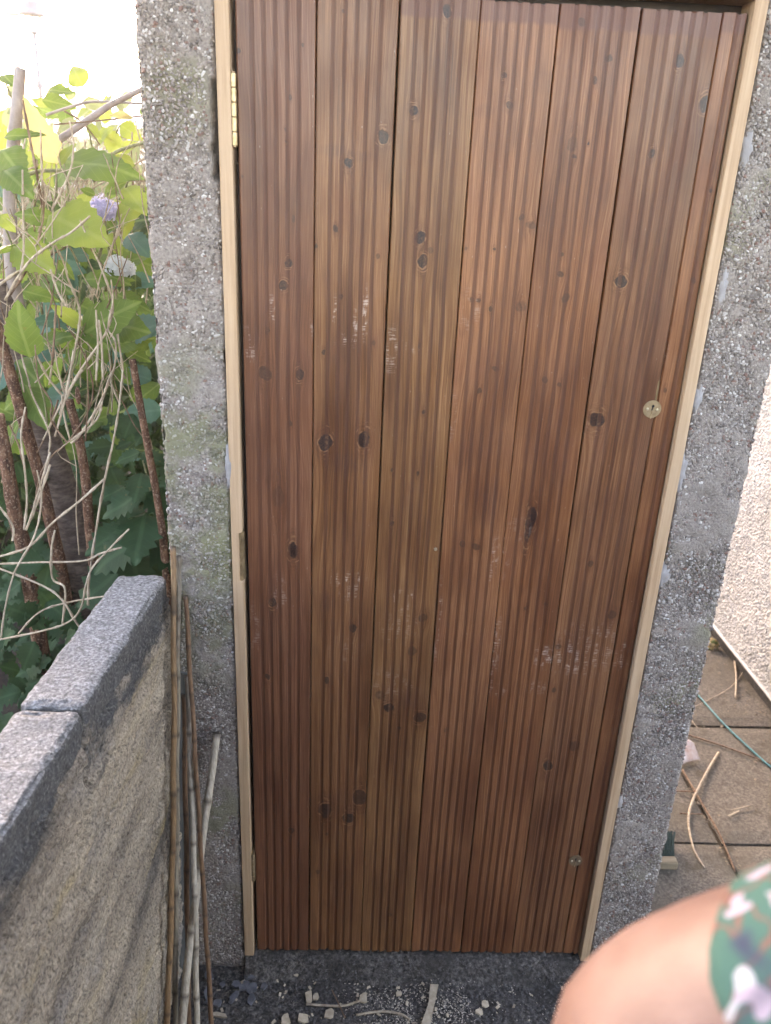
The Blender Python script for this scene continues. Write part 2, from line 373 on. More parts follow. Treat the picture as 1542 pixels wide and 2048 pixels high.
M['hedge'] = m_leaf('hedge_leaf', (.026, .055, .02), (.05, .09, .032), (.085, .15, .04), .3)
M['palefol'] = m_leaf('pale_shrub_leaf', (.12, .16, .08), (.19, .23, .12), (.28, .33, .17), .42)
M['petal'] = m_leaf('lilac_petal', (.42, .40, .66), (.56, .54, .78), (.72, .70, .9), .35, (.5, .48, .72))
M['petalblue'] = m_leaf('pale_blue_petal', (.48, .58, .66), (.66, .72, .70), (.78, .85, .88), .35, (.55, .62, .68))
M['barkveiled'] = m_bark('glare_veiled_bark', (.24, .205, .19), (.32, .28, .265), (.40, .36, .345), 30, .6, False)  # grey bark colour lightened to imitate the glare veiling these branches
M['soil'] = simple('garden_soil', (.018, .013, .009), (.06, .045, .032), 40, .95, .6, .01)
def m_bamboo(name, a, b, c):
    t = NT(name); o = t.obj(); n = t.noise(t.scale(o, 1, 1, .05), 260, 4); q = t.noise(o, 16, 3)
    col = t.ramp(n, [(.3, a), (.55, b), (.75, c)]); col = t.mix(t.mrange(q, .54, .66, 0, .6), col, (.085, .055, .035)); col = t.mix(t.math('MULTIPLY', t.n('Attribute', attribute_name='node_ring').outputs['Fac'], .75), col, (.06, .04, .028))
    return t.out(col, .48, t.bump(n, .2, .001), spec=.45)
M['bamboo_gold'] = m_bamboo('golden_bamboo', (.16, .085, .042), (.26, .155, .08), (.35, .225, .125))
M['bamboo_pale'] = m_bamboo('bleached_bamboo', (.30, .255, .20), (.46, .40, .32), (.60, .54, .45))
M['bamboo_grey'] = m_bamboo('grey_bamboo', (.14, .12, .09), (.24, .20, .15), (.34, .29, .22))
M['bamboo_brown'] = m_bamboo('brown_bamboo', (.11, .058, .033), (.19, .105, .06), (.28, .17, .10))
M['plank'] = simple('damp_grey_plank', (.06, .066, .064), (.15, .155, .15), 90, .8, .4, .003, (1, 1, .06))
def m_slab():
    t = NT('patio_slab'); p = t.pos(); r = t.n('ObjectInfo').outputs['Random']; n = t.noise(p, 130, 5, .7); b = t.noise(p, 5, 4); c = t.noise(t.vmath('ADD', p, (7, 3, 1)), 14, 4)
    col = t.ramp(n, [(.3, (.055, .046, .036)), (.5, (.12, .104, .084)), (.72, (.22, .195, .165))])
    col = t.mix(t.mrange(b, .45, .65, 0, .6), col, (.105, .09, .068)); col = t.mix(t.mrange(c, .56, .7, 0, .6), col, (.065, .055, .038))
    return t.out(col, .9, t.bump(n, .5, .004), spec=.25)
M['slab'] = m_slab()
def m_yard():
    t = NT('dark_yard_concrete'); p = t.pos(); n = t.noise(p, 110, 6, .75); b = t.noise(p, 7, 4)
    col = t.ramp(n, [(.36, (.024, .021, .019)), (.5, (.085, .076, .069)), (.68, (.26, .238, .218))])
    col = t.mix(t.mrange(b, .46, .66, 0, .7), col, (.045, .04, .036))
    return t.out(col, .9, t.bump(n, .8, .006), spec=.3)
M['yard'] = m_yard()
M['threshold'] = simple('damp_sill_concrete', (.014, .012, .011), (.05, .045, .042), 70, .8, .6, .005)
M['dirt'] = simple('joint_dirt', (.03, .024, .017), (.075, .06, .043), 60, .95, .6, .006)

# ------------------------------------------------------------------ ground, patio, yard
GZ = -.045
mb = MB(); S_ = 90
mb.add([(-S_, -S_, GZ - .03), (S_, -S_, GZ - .03), (S_, S_, GZ - .03), (-S_, S_, GZ - .03)], [(0, 1, 2, 3)])
tag(obj('ground', mb, M['dirt']), 'bare earth under the yard and the garden', kind='structure')
# yard in front of the door: one uneven sheet
def grid_sheet(x0, x1, y0, y1, step, zf):
    nx, ny = int((x1 - x0) / step) + 1, int((y1 - y0) / step) + 1
    X, Y = np.meshgrid(np.linspace(x0, x1, nx), np.linspace(y0, y1, ny)); P = np.stack([X.ravel(), Y.ravel(), 0 * X.ravel()], 1); P[:, 2] = zf(P)
    f = [(j * nx + i, j * nx + i + 1, (j + 1) * nx + i + 1, (j + 1) * nx + i) for j in range(ny - 1) for i in range(nx - 1)]
    return MB().add(P, f)
yz = lambda P: GZ + .006 * fnoise(P, 9, 3) + .004 * fnoise(P, 40, 8)
tag(obj('yard', grid_sheet(-.45, .735, -2.6, .06, .012, yz), M['yard'], smooth=True), 'dark littered concrete yard before the door', kind='structure')
patio = thing('patio', None, None, (1.1, .6, GZ)); tag(patio, 'paved patio of worn concrete slabs beside the outhouse', kind='structure')
obj('bedding', grid_sheet(.735, 1.75, -2.6, 3.2, .05, lambda P: GZ - .004 + .004 * fnoise(P, 30, 5)), M['dirt'], patio)
xs = [.742, 1.0715, 1.63]; ys = [-2.55, -2.0, -1.45, -.90, -.15, .405, .957, 1.51, 2.06, 2.6, 3.15]
for j in range(len(ys) - 1):
    for i in range(2):
        g = .006; a = (xs[i] + g, ys[j] + g); b = (xs[i + 1] - g, ys[j + 1] - g)
        n = 14; X, Y = np.meshgrid(np.linspace(a[0], b[0], n), np.linspace(a[1], b[1], n)); P = np.stack([X.ravel(), Y.ravel(), 0 * X.ravel()], 1)
        edge = np.minimum(np.minimum(P[:, 0] - a[0], b[0] - P[:, 0]), np.minimum(P[:, 1] - a[1], b[1] - P[:, 1]))
        P[:, 2] = GZ + .012 + rng.uniform(-.003, .003) + .003 * fnoise(P, 8, 4) - .006 * (edge < .001)
        f = [(q * n + k, q * n + k + 1, (q + 1) * n + k + 1, (q + 1) * n + k) for q in range(n - 1) for k in range(n - 1)]
        per = list(range(n)) + [q * n + n - 1 for q in range(1, n)] + [(n - 1) * n + k for k in range(n - 2, -1, -1)] + [q * n for q in range(n - 2, 0, -1)]
        base = len(P); V = list(P) + [(P[k][0], P[k][1], GZ - .03) for k in per]; m_ = len(per)
        f += [(per[k], base + k, base + (k + 1) % m_, per[(k + 1) % m_]) for k in range(m_)]
        obj('slab', MB().add(V, f), M['slab'], patio)
tag(obj('garden_soil', grid_sheet(-4, -.43, -2.4, 6, .08, lambda P: .22 + .06 * fnoise(P, 3, 2) + .02 * fnoise(P, 14, 3)), M['soil'], smooth=True), 'dark soil of the overgrown garden bed', kind='structure')
mb = MB(); mb.add([(-60, 6, .2), (60, 6, .2), (60, 88, .2), (-60, 88, .2)], [(0, 1, 2, 3)])
tag(obj('far_ground', mb, simple('far_lawn', (.06, .085, .03), (.12, .15, .055), 3)), 'lawn beyond the garden', kind='structure')

# ------------------------------------------------------------------ outhouse
ICO_V, ICO_F = None, None
def ico():
    global ICO_V, ICO_F
    bm = bmesh.new(); bmesh.ops.create_icosphere(bm, subdivisions=1, radius=1)
    bm.verts.ensure_lookup_table(); ICO_V = np.array([v.co[:] for v in bm.verts]); ICO_F = np.array([[v.index for v in f.verts] for f in bm.faces]); bm.free()
ico()
def pebbles(name, C, N, r0, r1, mat, parent, flat=.62, seed=1):
    """real stones, one mesh: C centres (n,3), N outward normal"""
    g = np.random.default_rng(seed); n = len(C); nv = len(ICO_V)
    N = np.array(N, float); U = np.cross(N, (0, 0, 1.0)) if abs(N[2]) < .9 else np.array([1., 0, 0]); U /= np.linalg.norm(U); W = np.cross(N, U)
    r = g.uniform(r0, r1, n) * np.where(g.random(n) < .12, 1.35, 1); el = g.uniform(.65, 1.25, n); a = g.uniform(0, 6.283, n)
    jit = 1 + g.uniform(-.26, .26, (n, nv))
    q = g.normal(size=(n, 3, 3)); q, _ = np.linalg.qr(q)
    V = np.einsum('nij,vj->nvi', q, ICO_V) * jit[:, :, None]
    lu = V[:, :, 0] * el[:, None]; lw = V[:, :, 1] / el[:, None]
    ca, sa = np.cos(a)[:, None], np.sin(a)[:, None]
    du, dw, dn = (lu * ca - lw * sa) * r[:, None], (lu * sa + lw * ca) * r[:, None], V[:, :, 2] * r[:, None] * flat
    P = C[:, None, :] + du[:, :, None] * U + dw[:, :, None] * W + dn[:, :, None] * N
    F = (ICO_F[None] + (np.arange(n) * nv)[:, None, None]).reshape(-1, 3)
    off = np.array(wloc(parent)); me = bpy.data.meshes.new(name); P = (P - off).reshape(-1, 3)
    me.vertices.add(len(P)); me.vertices.foreach_set('co', P.ravel().astype(np.float32))
    me.loops.add(F.size); me.loops.foreach_set('vertex_index', F.ravel().astype(np.int32))
    me.polygons.add(len(F)); me.polygons.foreach_set('loop_start', np.arange(0, F.size, 3, dtype=np.int32))
    me.update(calc_edges=True); me.validate()
    me.polygons.foreach_set('use_smooth', [False] * len(F)) 
    o = obj(name, me, mat, parent); o['kind'] = 'stuff'; return o
def cells(x0, x1, z0, z1, s, seed):
    g = np.random.default_rng(seed); X, Z = np.meshgrid(np.arange(x0, x1, s), np.arange(z0, z1, s * .87)); X = X + (np.arange(len(Z)) % 2)[:, None] * s / 2
    X = X.ravel() + g.uniform(-.38, .38, X.size) * s; Z = Z.ravel() + g.uniform(-.38, .38, Z.size) * s
    k = (X > x0) & (X < x1); return X[k], Z[k]

HOLE = (1.665, 1.81)         # chipped-out pocket beside the upper hinge
oh = thing('outhouse', 'grey pebble-dashed outhouse wall around the brown plank door', 'outhouse', (.175, .45, GZ))
OD = .90
def front(xa, xb, za, zb, seed, hole=None):
    st = .004; nx, nz = int((xb - xa) / st) + 1, int((zb - za) / st) + 1
    X, Z = np.meshgrid(np.linspace(xa, xb, nx), np.linspace(za, zb, nz)); P = np.stack([X.ravel(), 0 * X.ravel(), Z.ravel()], 1)
    d = .0035 * fnoise(P, 60, seed, 3) + .004 * fnoise(P, 9, seed + 5, 2)
    if hole:
        wob = .006 * fnoise(P, 45, 77, 3)
        m = np.clip(np.minimum(P[:, 2] - hole[0], hole[1] - P[:, 2]) / .012, 0, 1) * np.clip((P[:, 0] + wob - (hole[2])) / .005, 0, 1)
        d = d + m * .05
    rnd = np.minimum(P[:, 0] - xa, xb - P[:, 0]); d = d + .008 * np.clip(1 - rnd / .008, 0, 1) ** 2
    P[:, 1] = d; P[:, 0] += .006 * fnoise(P * np.array([0, 0, 1.]), 28, seed + 8, 3) * np.clip(1 - rnd / .02, 0, 1)
    f = [(j * nx + i, j * nx + i + 1, (j + 1) * nx + i + 1, (j + 1) * nx + i) for j in range(nz - 1) for i in range(nx - 1)]
    return MB().add(P, f)
XL, XFL, XFR, XR = -.349, -.2325, .5785, .703
for (xa, xb, hl, sd, nm) in ((XL, XFL, (HOLE[0], HOLE[1], -.2455), 11, 'left'), (XFR, XR, None, 23, 'right')):
    mbw = front(xa, xb, GZ - .02, 2.32, sd, hl)
    mbw.add([(xa, .008, GZ - .02), (xa, OD, GZ - .02), (xa, OD, 2.32), (xa, .008, 2.32)], [(0, 3, 2, 1)])
    mbw.add([(xb, .008, GZ - .02), (xb, OD, GZ - .02), (xb, OD, 2.32), (xb, .008, 2.32)], [(0, 1, 2, 3)])
    mbw.add([(xa, OD, GZ - .02), (xb, OD, GZ - .02), (xb, OD, 2.32), (xa, OD, 2.32)], [(0, 1, 2, 3)])
    obj('wall', mbw, M['cement'], oh, smooth=True)
    X, Z = cells(xa + .004, xb - .003, GZ + .01, 2.3, .0050, sd)
    P = np.stack([X, 0 * X - .0005, Z], 1)
    nz_ = fnoise(P, 16, sd + 40, 3)
    keep = (nz_ > (-.85 if nm == 'right' else -.50)) & (rng.random(len(X)) < (.97 if nm == 'right' else .90))
    if hl: keep &= ~((Z > HOLE[0] - .004) & (Z < HOLE[1] + .004) & (X > -.249))
    pebbles('pebble_dash', P[keep], (0, -1, 0), .0015, .0031, M['pebble'], oh, seed=sd)
    xs_ = xa if nm == 'left' else xb; Yc, Z = cells(.006, .32, GZ + .01, 2.3, .0075, sd + 3)
    pebbles('pebble_dash', np.stack([0 * Yc + xs_, Yc, Z], 1), (-1 if nm == 'left' else 1, 0, 0), .0022, .0042, M['pebble'], oh, seed=sd + 1)
obj('lintel', MB().box((XFL, .002, 2.0), (XFR, .12, 2.32)), M['cement'], oh)
obj('roof', MB().box((XL - .06, -.05, 2.322), (XR + .06, OD + .06, 2.40)), M['cement'], oh, bevel=.008)
obj('back_wall', MB().box((XFL + .001, OD - .1, GZ - .02), (XFR - .001, OD - .002, 2.32)), M['cement'], oh)
obj('inner_floor', MB().box((XFL + .001, .06, GZ - .03), (XFR - .001, OD - .1, -.01)), M['interior'], oh)
# threshold step
th = grid_sheet(XFL + .002, XFR - .002, -.012, .06, .01, lambda P: -.010 + .003 * fnoise(P, 30, 6))
mbt = MB(); xsn = np.linspace(XFL + .002, XFR - .002, 200)
prof = [(.06, -.010), (.004, -.011), (-.008, -.015), (-.014, -.026), (-.028, -.037), (-.05, -.05)]
V = [(x, y + .012 * vnoise(np.array([[x, y, z]]), 45, 2)[0] - .006, z + .009 * (vnoise(np.array([[x, y, z]]), 30, 4)[0] - .5)) for x in xsn for y, z in prof]
k = len(prof); mbt.add(V, [(i * k + j, i * k + j + 1, (i + 1) * k + j + 1, (i + 1) * k + j) for i in range(len(xsn) - 1) for j in range(k - 1)])
obj('threshold', mbt, M['yard'], oh, smooth=True)
# filler smears between frame and wall
def blob(cx, cz, rx, rz, y0, th_, seed, n=22):
    g = np.random.default_rng(seed); a = np.linspace(0, 2 * math.pi, n, endpoint=False); rr = 1 + g.uniform(-.28, .28, n)
    V = [(cx, y0 - th_, cz)] + [(cx + rx * .7 * r * math.cos(t), y0 - th_ * .9, cz + rz * .7 * r * math.sin(t)) for t, r in zip(a, rr)] + [(cx + rx * r * math.cos(t), y0 + .003, cz + rz * r * math.sin(t)) for t, r in zip(a, rr)]
    f = [(0, 1 + (i + 1) % n, 1 + i) for i in range(n)] + [(1 + i, 1 + (i + 1) % n, 1 + n + (i + 1) % n, 1 + n + i) for i in range(n)]
    return MB().add(V, f)
for q, (px, py, w_, h_) in enumerate([(1497, 300, 14, 34), (1448, 575, 11, 45), (1399, 795, 13, 30), (1364, 945, 13, 38), (1327, 1150, 16, 24), (1272, 1395, 9, 28), (1240, 1605, 11, 20), (1213, 1720, 6, 26)]):
    p = at(px, py, 0); s = .00075 if py < 900 else .00095
    obj('filler_patch', blob(p[0] - .002, p[2], w_ * s, h_ * s * 1.15, .0, .0026, q), M['filler'], oh, smooth=True)
p = at(457, 935, 0); obj('filler_patch', blob(p[0], p[2], .007, .042, 0, .007, 55), M['filler'], oh, smooth=True)

# ------------------------------------------------------------------ door frame
fr = thing('door_frame', 'new pale pine door frame set in the pebble-dashed wall', 'door frame', (.175, 0, 0))
FY0, FY1 = -.006, .085
NA, NB = 1.068, .967
mbj = MB(); xa, xn, xb = XFL, -.2192, -.2118
prof = [(xa, -.004), (xb, -.004), (xb, NB), (xn, NB + .003), (xn + .0006, (NA + NB) / 2), (xn, NA), (xb - .001, NA + .003), (xb, NA + .006), (xb, 1.99), (xa, 1.99)]
V = [(x, FY0, z) for x, z in prof] + [(x, FY1, z) for x, z in prof]; n = len(prof)
mbj.add(V, [tuple(range(n)), tuple(range(2 * n - 1, n - 1, -1))] + [(i, n + i, n + (i + 1) % n, (i + 1) % n) for i in range(n)])
jl = obj('jamb', mbj, M['pine'], fr, bevel=.0012)
Z_ = np.linspace(NB + .002, NA, 30); V = []
for z in Z_:
    V += [(xn - .001, FY0 + .004, z), (xn + .004 + .0015 * math.sin(z * 210), FY0 + .007 + .002 * math.sin(z * 330 + 1), z), (xb + .002, FY0 + .02, z)]
obj('chiselled_notch', MB().add(V, [(i * 3 + j, i * 3 + j + 1, (i + 1) * 3 + j + 1, (i + 1) * 3 + j) for i in range(29) for j in range(2)]), M['roughwood'], jl)
obj('jamb', MB().box((.5575, FY0, -.008), (XFR - .0006, FY1, 1.99)), M['pine'], fr, bevel=.0014)
obj('header', MB().box((xb + .0002, FY0 + .0006, 1.9465), (.5573, FY1, 1.99)), M['pine'], fr, bevel=.0014)
obj('stop', MB().box((xb, .0405, 0), (xb + .02, FY1 - .002, 1.9463)), M['interior'], fr)
obj('stop', MB().box((.538, .0405, 0), (.5573, FY1 - .002, 1.9463)), M['interior'], fr)
obj('stop', MB().box((xb + .021, .0405, 1.925), (.5375, FY1 - .002, 1.9463)), M['interior'], fr)

# ------------------------------------------------------------------ the plank door
DY = .006
door = thing('plank_door', 'brown stained door of seven grooved decking boards with brass hinge', 'door', (.175, DY, 0))
JX = [-.2046, -.0850, .0367, .1560, .2738, .3955, .5174, .5552]
KN = [  # photo marks measured on the boards: (x, y, half width, half height, strength)
 [(475,101,6,6,.75),(607,90,3,5,.6),(580,192,3,5,.6),(570,258,2,3,.6),(572,283,2,3,.7),(485,352,2,3,.6),(587,437,3,7,.5),(577,527,6,8,.85),(567,570,8,9,.8),(535,660,4,6,.6),(530,747,12,13,.62),(600,750,8,9,.8),(581,845,3,5,.6),(557,995,12,18,.35),(586,1100,9,14,.9),(545,1206,7,8,.8),(535,1353,5,5,.75),(582,1661,5,5,.7)],
 [(686,22,4,5,.6),(766,272,10,11,.9),(697,327,8,8,.9),(671,457,4,5,.7),(632,492,3,5,.7),(756,512,5,6,.5),(682,594,4,5,.6),(747,688,4,4,.4),(647,706,4,5,.7),(651,885,12,14,1),(727,878,11,14,1),(706,1257,7,7,.8),(654,1360,5,6,.75),(650,1622,11,13,.85),(697,1636,10,8,.9),(720,1595,13,13,.7),(655,1668,3,3,.6),(636,1744,4,4,.5)],
 [(895,22,8,12,.85),(827,222,8,8,.9),(841,475,9,10,.9),(846,522,9,11,.9),(861,500,6,6,.35),(839,693,3,5,.7),(848,823,4,4,.7),(785,940,3,4,.7),(834,947,3,4,.7),(785,1046,4,5,.7),(846,1235,9,7,.55),(824,1302,8,8,.5),(778,1415,10,7,.85),(840,1435,12,8,.7),(760,1390,9,7,.4),(798,1457,4,3,.6),(779,1830,5,4,.4)],
 [(1007,151,6,6,.7),(1019,209,6,6,.7),(1044,434,5,5,.7),(1062,449,9,7,.4),(988,497,3,3,.7),(931,497,4,3,.4),(945,599,4,4,.55),(957,599,4,4,.6),(981,618,4,5,.7),(1042,612,10,9,.38),(992,738,7,5,.5),(958,782,4,5,.65),(925,1088,5,5,.65),(952,1094,9,6,.6),(893,1460,4,4,.4)],
 [(1164,45,6,8,.45),(1217,116,7,6,.65),(1190,160,5,6,.6),(1145,288,9,14,.36),(1148,313,4,4,.6),(1176,286,2,3,.9),(1125,510,3,4,.6),(1121,549,5,6,.65),(1131,596,7,8,.6),(1090,760,5,6,.6),(1118,769,4,4,.5),(1063,1035,9,18,.95),(1056,1062,6,20,.9),(1053,1215,4,4,.55),(1091,1209,4,4,.5)],
 [(1360,122,7,12,.85),(1412,207,12,14,.95),(1304,306,5,7,.85),(1241,563,11,11,.95),(1193,840,14,13,.85),(1181,1128,6,6,.6),(1224,1230,8,7,.5),(1117,1292,6,5,.45),(1107,1380,4,4,.6),(1148,1492,9,9,.55),(1096,1532,8,9,.9)],
 [(1422,382,3,3,.8),(1388,560,4,5,.5),(1330,780,3,4,.5)]]
ST = [
 [(545,960,45,60,.3),(520,1500,20,260,.3)],
 [(665,300,35,16,.6),(720,312,45,13,.5),(690,925,50,26,.55),(690,1605,70,30,.5),(655,1205,30,22,.5)],
 [(905,700,16,150,.55),(880,1130,12,130,.65),(820,1400,70,26,.35),(815,1010,14,60,.3)],
 [(968,222,26,17,.42),(1085,160,30,34,.3),(1022,760,18,110,.55),(985,1010,24,60,.6),(950,1400,30,120,.35),(1048,460,14,30,.4)],
 [(1150,660,12,50,.25),(1010,1300,20,120,.25)],
 [(1404,250,16,42,.6),(1283,930,18,90,.75),(1235,1130,16,170,.6),(1150,1270,18,120,.55),(1120,1460,20,140,.5),(1182,770,18,50,.4)],
 [(1432,335,16,20,.55),(1310,920,14,40,.3)]]
SF = [
 [(500,690,20,42,.8),(545,615,10,34,.7),(560,1190,20,50,.5),(500,1260,30,60,.45),(625,650,5,32,1)],
 [(670,640,9,52,.9),(688,672,9,22,.9),(709,655,8,42,1),(731,630,8,62,1),(690,1160,40,18,1),(722,1160,14,18,1),(700,1180,30,30,.5),(690,1300,40,30,.3)],
 [(785,700,26,52,.8),(815,690,40,20,.6),(806,1200,32,26,.9),(800,1260,50,40,.4),(790,1370,60,40,.35)],
 [(875,1240,9,90,.9),(985,1120,14,60,.9),(940,620,30,50,.35),(905,830,10,60,.5)],
 [(988,1300,14,80,.9),(1000,1130,20,40,.7),(1090,1315,26,30,1),(1020,880,10,100,.5),(1040,1060,30,30,.3),(985,1380,40,15,.5),(1065,1375,40,15,.5)],
 [(1135,1320,45,32,1),(1170,1300,70,60,.6),(1215,1290,30,50,.5),(1160,860,20,40,.4),(1010,1210,20,60,.4)],
 [(1245,1310,20,35,.8),(1330,700,10,60,.3)]]
TONE = [(.84, .82, .95), (.96, 1.0, .98), (1.02, 1.12, 1.08), (1.16, 1.16, 1.2), (1.0, .95, .95), (.93, .95, 1.0), (1.04, 1.0, 1.0)]
def marks(L):
    o = []
    for (px, py, a, b, s) in L:
        p = at(px, py, DY); q = at(px + a, py, DY); r = at(px, py + b, DY)
        o.append(((p[0], 0, p[2]), (max(abs(q[0] - p[0]), .0015), max(abs(p[2] - r[2]), .0018)), s))
    return o
for i in range(7):
    x0, x1 = JX[i] + (.0008 if i else 0), JX[i + 1] - .0008
    full = JX[i + 1] - JX[i] > .1
    Wd = .1195 if not full else (x1 - x0)
    pr = [(0, .003, 0), (.0012, .0006, 0), (.0028, 0, 0)]
    for k in range(5):
        a = (.170 + .1475 * k) * Wd; b = a + .056 * Wd; d = .0016
        pr += [(a - .0011, 0, 0), (a, .0006, .35), (a + .0012, d * .86, 1), ((a + b) / 2, d, 1), (b - .0012, d * .86, 1), (b, .0006, .35), (b + .0011, 0, 0)]
    pr += [(Wd - .0028, 0, 0), (Wd - .0012, .0006, 0), (Wd, .003, 0)]
    if not full:
        cut = x1 - x0; pr = [q for q in pr if q[0] < cut - .001] + [(cut - .0006, pr[[q[0] < cut - .001 for q in pr].index(False) - 1][1] if False else 0.0005, 0), (cut, .002, 0)]
    nz = 49; zt = 1.9305 - .0012 * (i % 2); zb = .002 + .002 * ((i * 3) % 2)
    V, A = [], []; m = len(pr)
    for j in range(nz):
        z = lerp(zb, zt, j / (nz - 1)); wv = .0007 * math.sin(z * 2.3 + i * 1.9) + .0004 * math.sin(z * 6.1 + i)
        for q, (u, d, gv) in enumerate(pr):
            jz = 0
            if j == 0: jz = .0060 * (vnoise(np.array([[x0 + u, 0, i * 5.0]]), 150, 4)[0] - .5) + (.0025 if gv > .5 else 0)
            if j == nz - 1: jz = -.0015 * (gv > .5) + .0012 * (vnoise(np.array([[x0 + u, 3, i * 5.0]]), 90, 4)[0] - .5)
            V.append((x0 + u + (wv if 0 < i else 0), DY + d, z + jz)); A.append(gv)
    f = [(j * m + q, j * m + q + 1, (j + 1) * m + q + 1, (j + 1) * m + q) for j in range(nz - 1) for q in range(m - 1)]
    b0 = len(V); V += [(x0, DY + .028, zb), (x1, DY + .028, zb), (x0, DY + .028, zt), (x1, DY + .028, zt)]; A += [0, 0, 0, 0]
    top = (nz - 1) * m
    f += [tuple([b0, b0 + 1] + list(range(m - 1, -1, -1))), tuple([b0 + 3, b0 + 2] + list(range(top, top + m))),
          tuple([b0 + 2, b0] + [j * m for j in range(nz)]), tuple([b0 + 1, b0 + 3] + [j * m + m - 1 for j in range(nz - 1, -1, -1)]), (b0 + 1, b0, b0 + 2, b0 + 3)]
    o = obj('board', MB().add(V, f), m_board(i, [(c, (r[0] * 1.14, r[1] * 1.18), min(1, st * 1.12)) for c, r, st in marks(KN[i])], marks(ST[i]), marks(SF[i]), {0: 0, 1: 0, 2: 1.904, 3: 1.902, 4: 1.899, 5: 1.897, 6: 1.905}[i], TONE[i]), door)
    at_ = o.data.attributes.new('groove', 'FLOAT', 'POINT'); at_.data.foreach_set('value', A)
obj('ledge', MB().box((-.19, DY + .0285, 1.62), (.53, DY + .033, 1.76)), M['interior'], door)
obj('ledge', MB().box((-.19, DY + .0285, .18), (.53, DY + .033, .32)), M['interior'], door)
def hinge(zc, L, mat, label):
    x = -.2083; y = -.0015
    o = obj('hinge', MB().box((x - .0035, y + .0008, zc - L / 2), (x + .003, y + .03, zc + L / 2)), mat, door); o['label'] = label
    n = 5
    for k in range(n):
        z0 = zc - L / 2 + L * k / n + .0006; z1 = zc - L / 2 + L * (k + 1) / n - .0006
        mb = MB(); mb.lathe([(.0038, z0), (.0044, z0 + .0006), (.0044, z1 - .0006), (.0038, z1)], (x, y, 0), 14)
        obj('hinge_knuckle', mb, mat, o, smooth=False)
    mb = MB(); mb.lathe([(.003, zc - L / 2 - .0015), (.003, zc + L / 2 + .0015)], (x, y, 0), 12); obj('hinge_pin', mb, M['dullbrass'], o)
hinge(1.768, .1005, M['brass'], 'bright brass butt hinge near the top')
hinge(.262, .075, M['dullbrass'], 'dull brass butt hinge near the bottom')
def escutcheon(px, py, r, tilt, mat, label):
    c = at(px, py, DY); cx, cz = c[0], c[2]; y = DY - .0015
    # plate: disc with a real keyhole slot cut through it
    n = 40; kh = []
    for a in np.linspace(math.radians(-60), math.radians(240), 15): kh.append((r * .17 * math.cos(a), r * .34 + r * .17 * math.sin(a)))
    kh += [(-r * .085, -r * .18), (r * .085, -r * .18)]
    kh = [(math.cos(tilt) * a - math.sin(tilt) * b, math.sin(tilt) * a + math.cos(tilt) * b) for a, b in kh]
    bm = bmesh.new()
    ov = [bm.verts.new((cx + r * math.cos(2 * math.pi * k / n), y, cz + r * math.sin(2 * math.pi * k / n))) for k in range(n)]
    iv = [bm.verts.new((cx + a, y, cz + b)) for a, b in kh]
    es = [bm.edges.new((ov[k], ov[(k + 1) % n])) for k in range(n)] + [bm.edges.new((iv[k], iv[(k + 1) % len(iv)])) for k in range(len(iv))]
    bmesh.ops.triangle_fill(bm, use_beauty=True, edges=es)
    fs = [f for f in bm.faces]
    ex = bmesh.ops.extrude_face_region(bm, geom=fs); bmesh.ops.translate(bm, verts=[v for v in ex['geom'] if isinstance(v, bmesh.types.BMVert)], vec=(0, .0022, 0))
    bmesh.ops.recalc_face_normals(bm, faces=bm.faces)
    off = wloc(door); bmesh.ops.translate(bm, verts=bm.verts, vec=-off)
    me = bpy.data.meshes.new('keyhole_plate'); bm.to_mesh(me); bm.free()
    o = obj('keyhole_plate', me, mat, door); o['label'] = label
    obj('keyhole_shadow', MB().box((cx - r * .3, DY - .0002, cz - r * .45), (cx + r * .3, DY + .0004, cz + r * .62)), M['black'], o)
    for sgn in (-1, 1):
        mb = MB(); sx_, sz_ = cx + sgn * r * .56 * math.cos(tilt * .4), cz + sgn * r * .1 * math.sin(tilt)
        V = [(sx_, y - .0016, sz_)] ; nn = 14
        for rr, dy in ((.0019, -.0014), (.0026, 0.0)): V += [(sx_ + rr * math.cos(6.283 * k / nn), y + dy, sz_ + rr * math.sin(6.283 * k / nn)) for k in range(nn)]
        obj('screw', mb.add(V, [(0, 1 + k, 1 + (k + 1) % nn) for k in range(nn)] + [(1 + k, 1 + nn + k, 1 + nn + (k + 1) % nn, 1 + (k + 1) % nn) for k in range(nn)]), M['screw'], o)
    # pivoting cover pin lying below the slot
    pts = [(cx + a * r, y - .0016, cz + b * r) for a, b in ((.0, -.22), (-.02, -.5), (-.10, -.85), (-.06, -1.05))]
    obj('cover_pin', MB().tube(pts, [.0011] * 4, 6), M['dullbrass'], o)
escutcheon(1304, 818, .0158, -.16, M['dullbrass'], 'round brass keyhole plate at lock height')
escutcheon(1151, 1721, .0150, .02, simple('tarnished_brass', (.15, .105, .068), (.24, .175, .115), 90, .5, .1, .001, metal=.4), 'round tarnished keyhole plate low on the door')
c = at(1314, 785, DY); obj('bare_scrape', MB().box((c[0] - .0016, DY - .0003, c[2] - .022), (c[0] + .0016, DY + .001, c[2] + .020)), M['roughwood'], door)
c = at(871, 1098, DY)
obj('screw', MB().tube([(c[0], DY - .0016, c[2]), (c[0], DY + .002, c[2])], [.0032, .0034], 10), M['screw'], door)
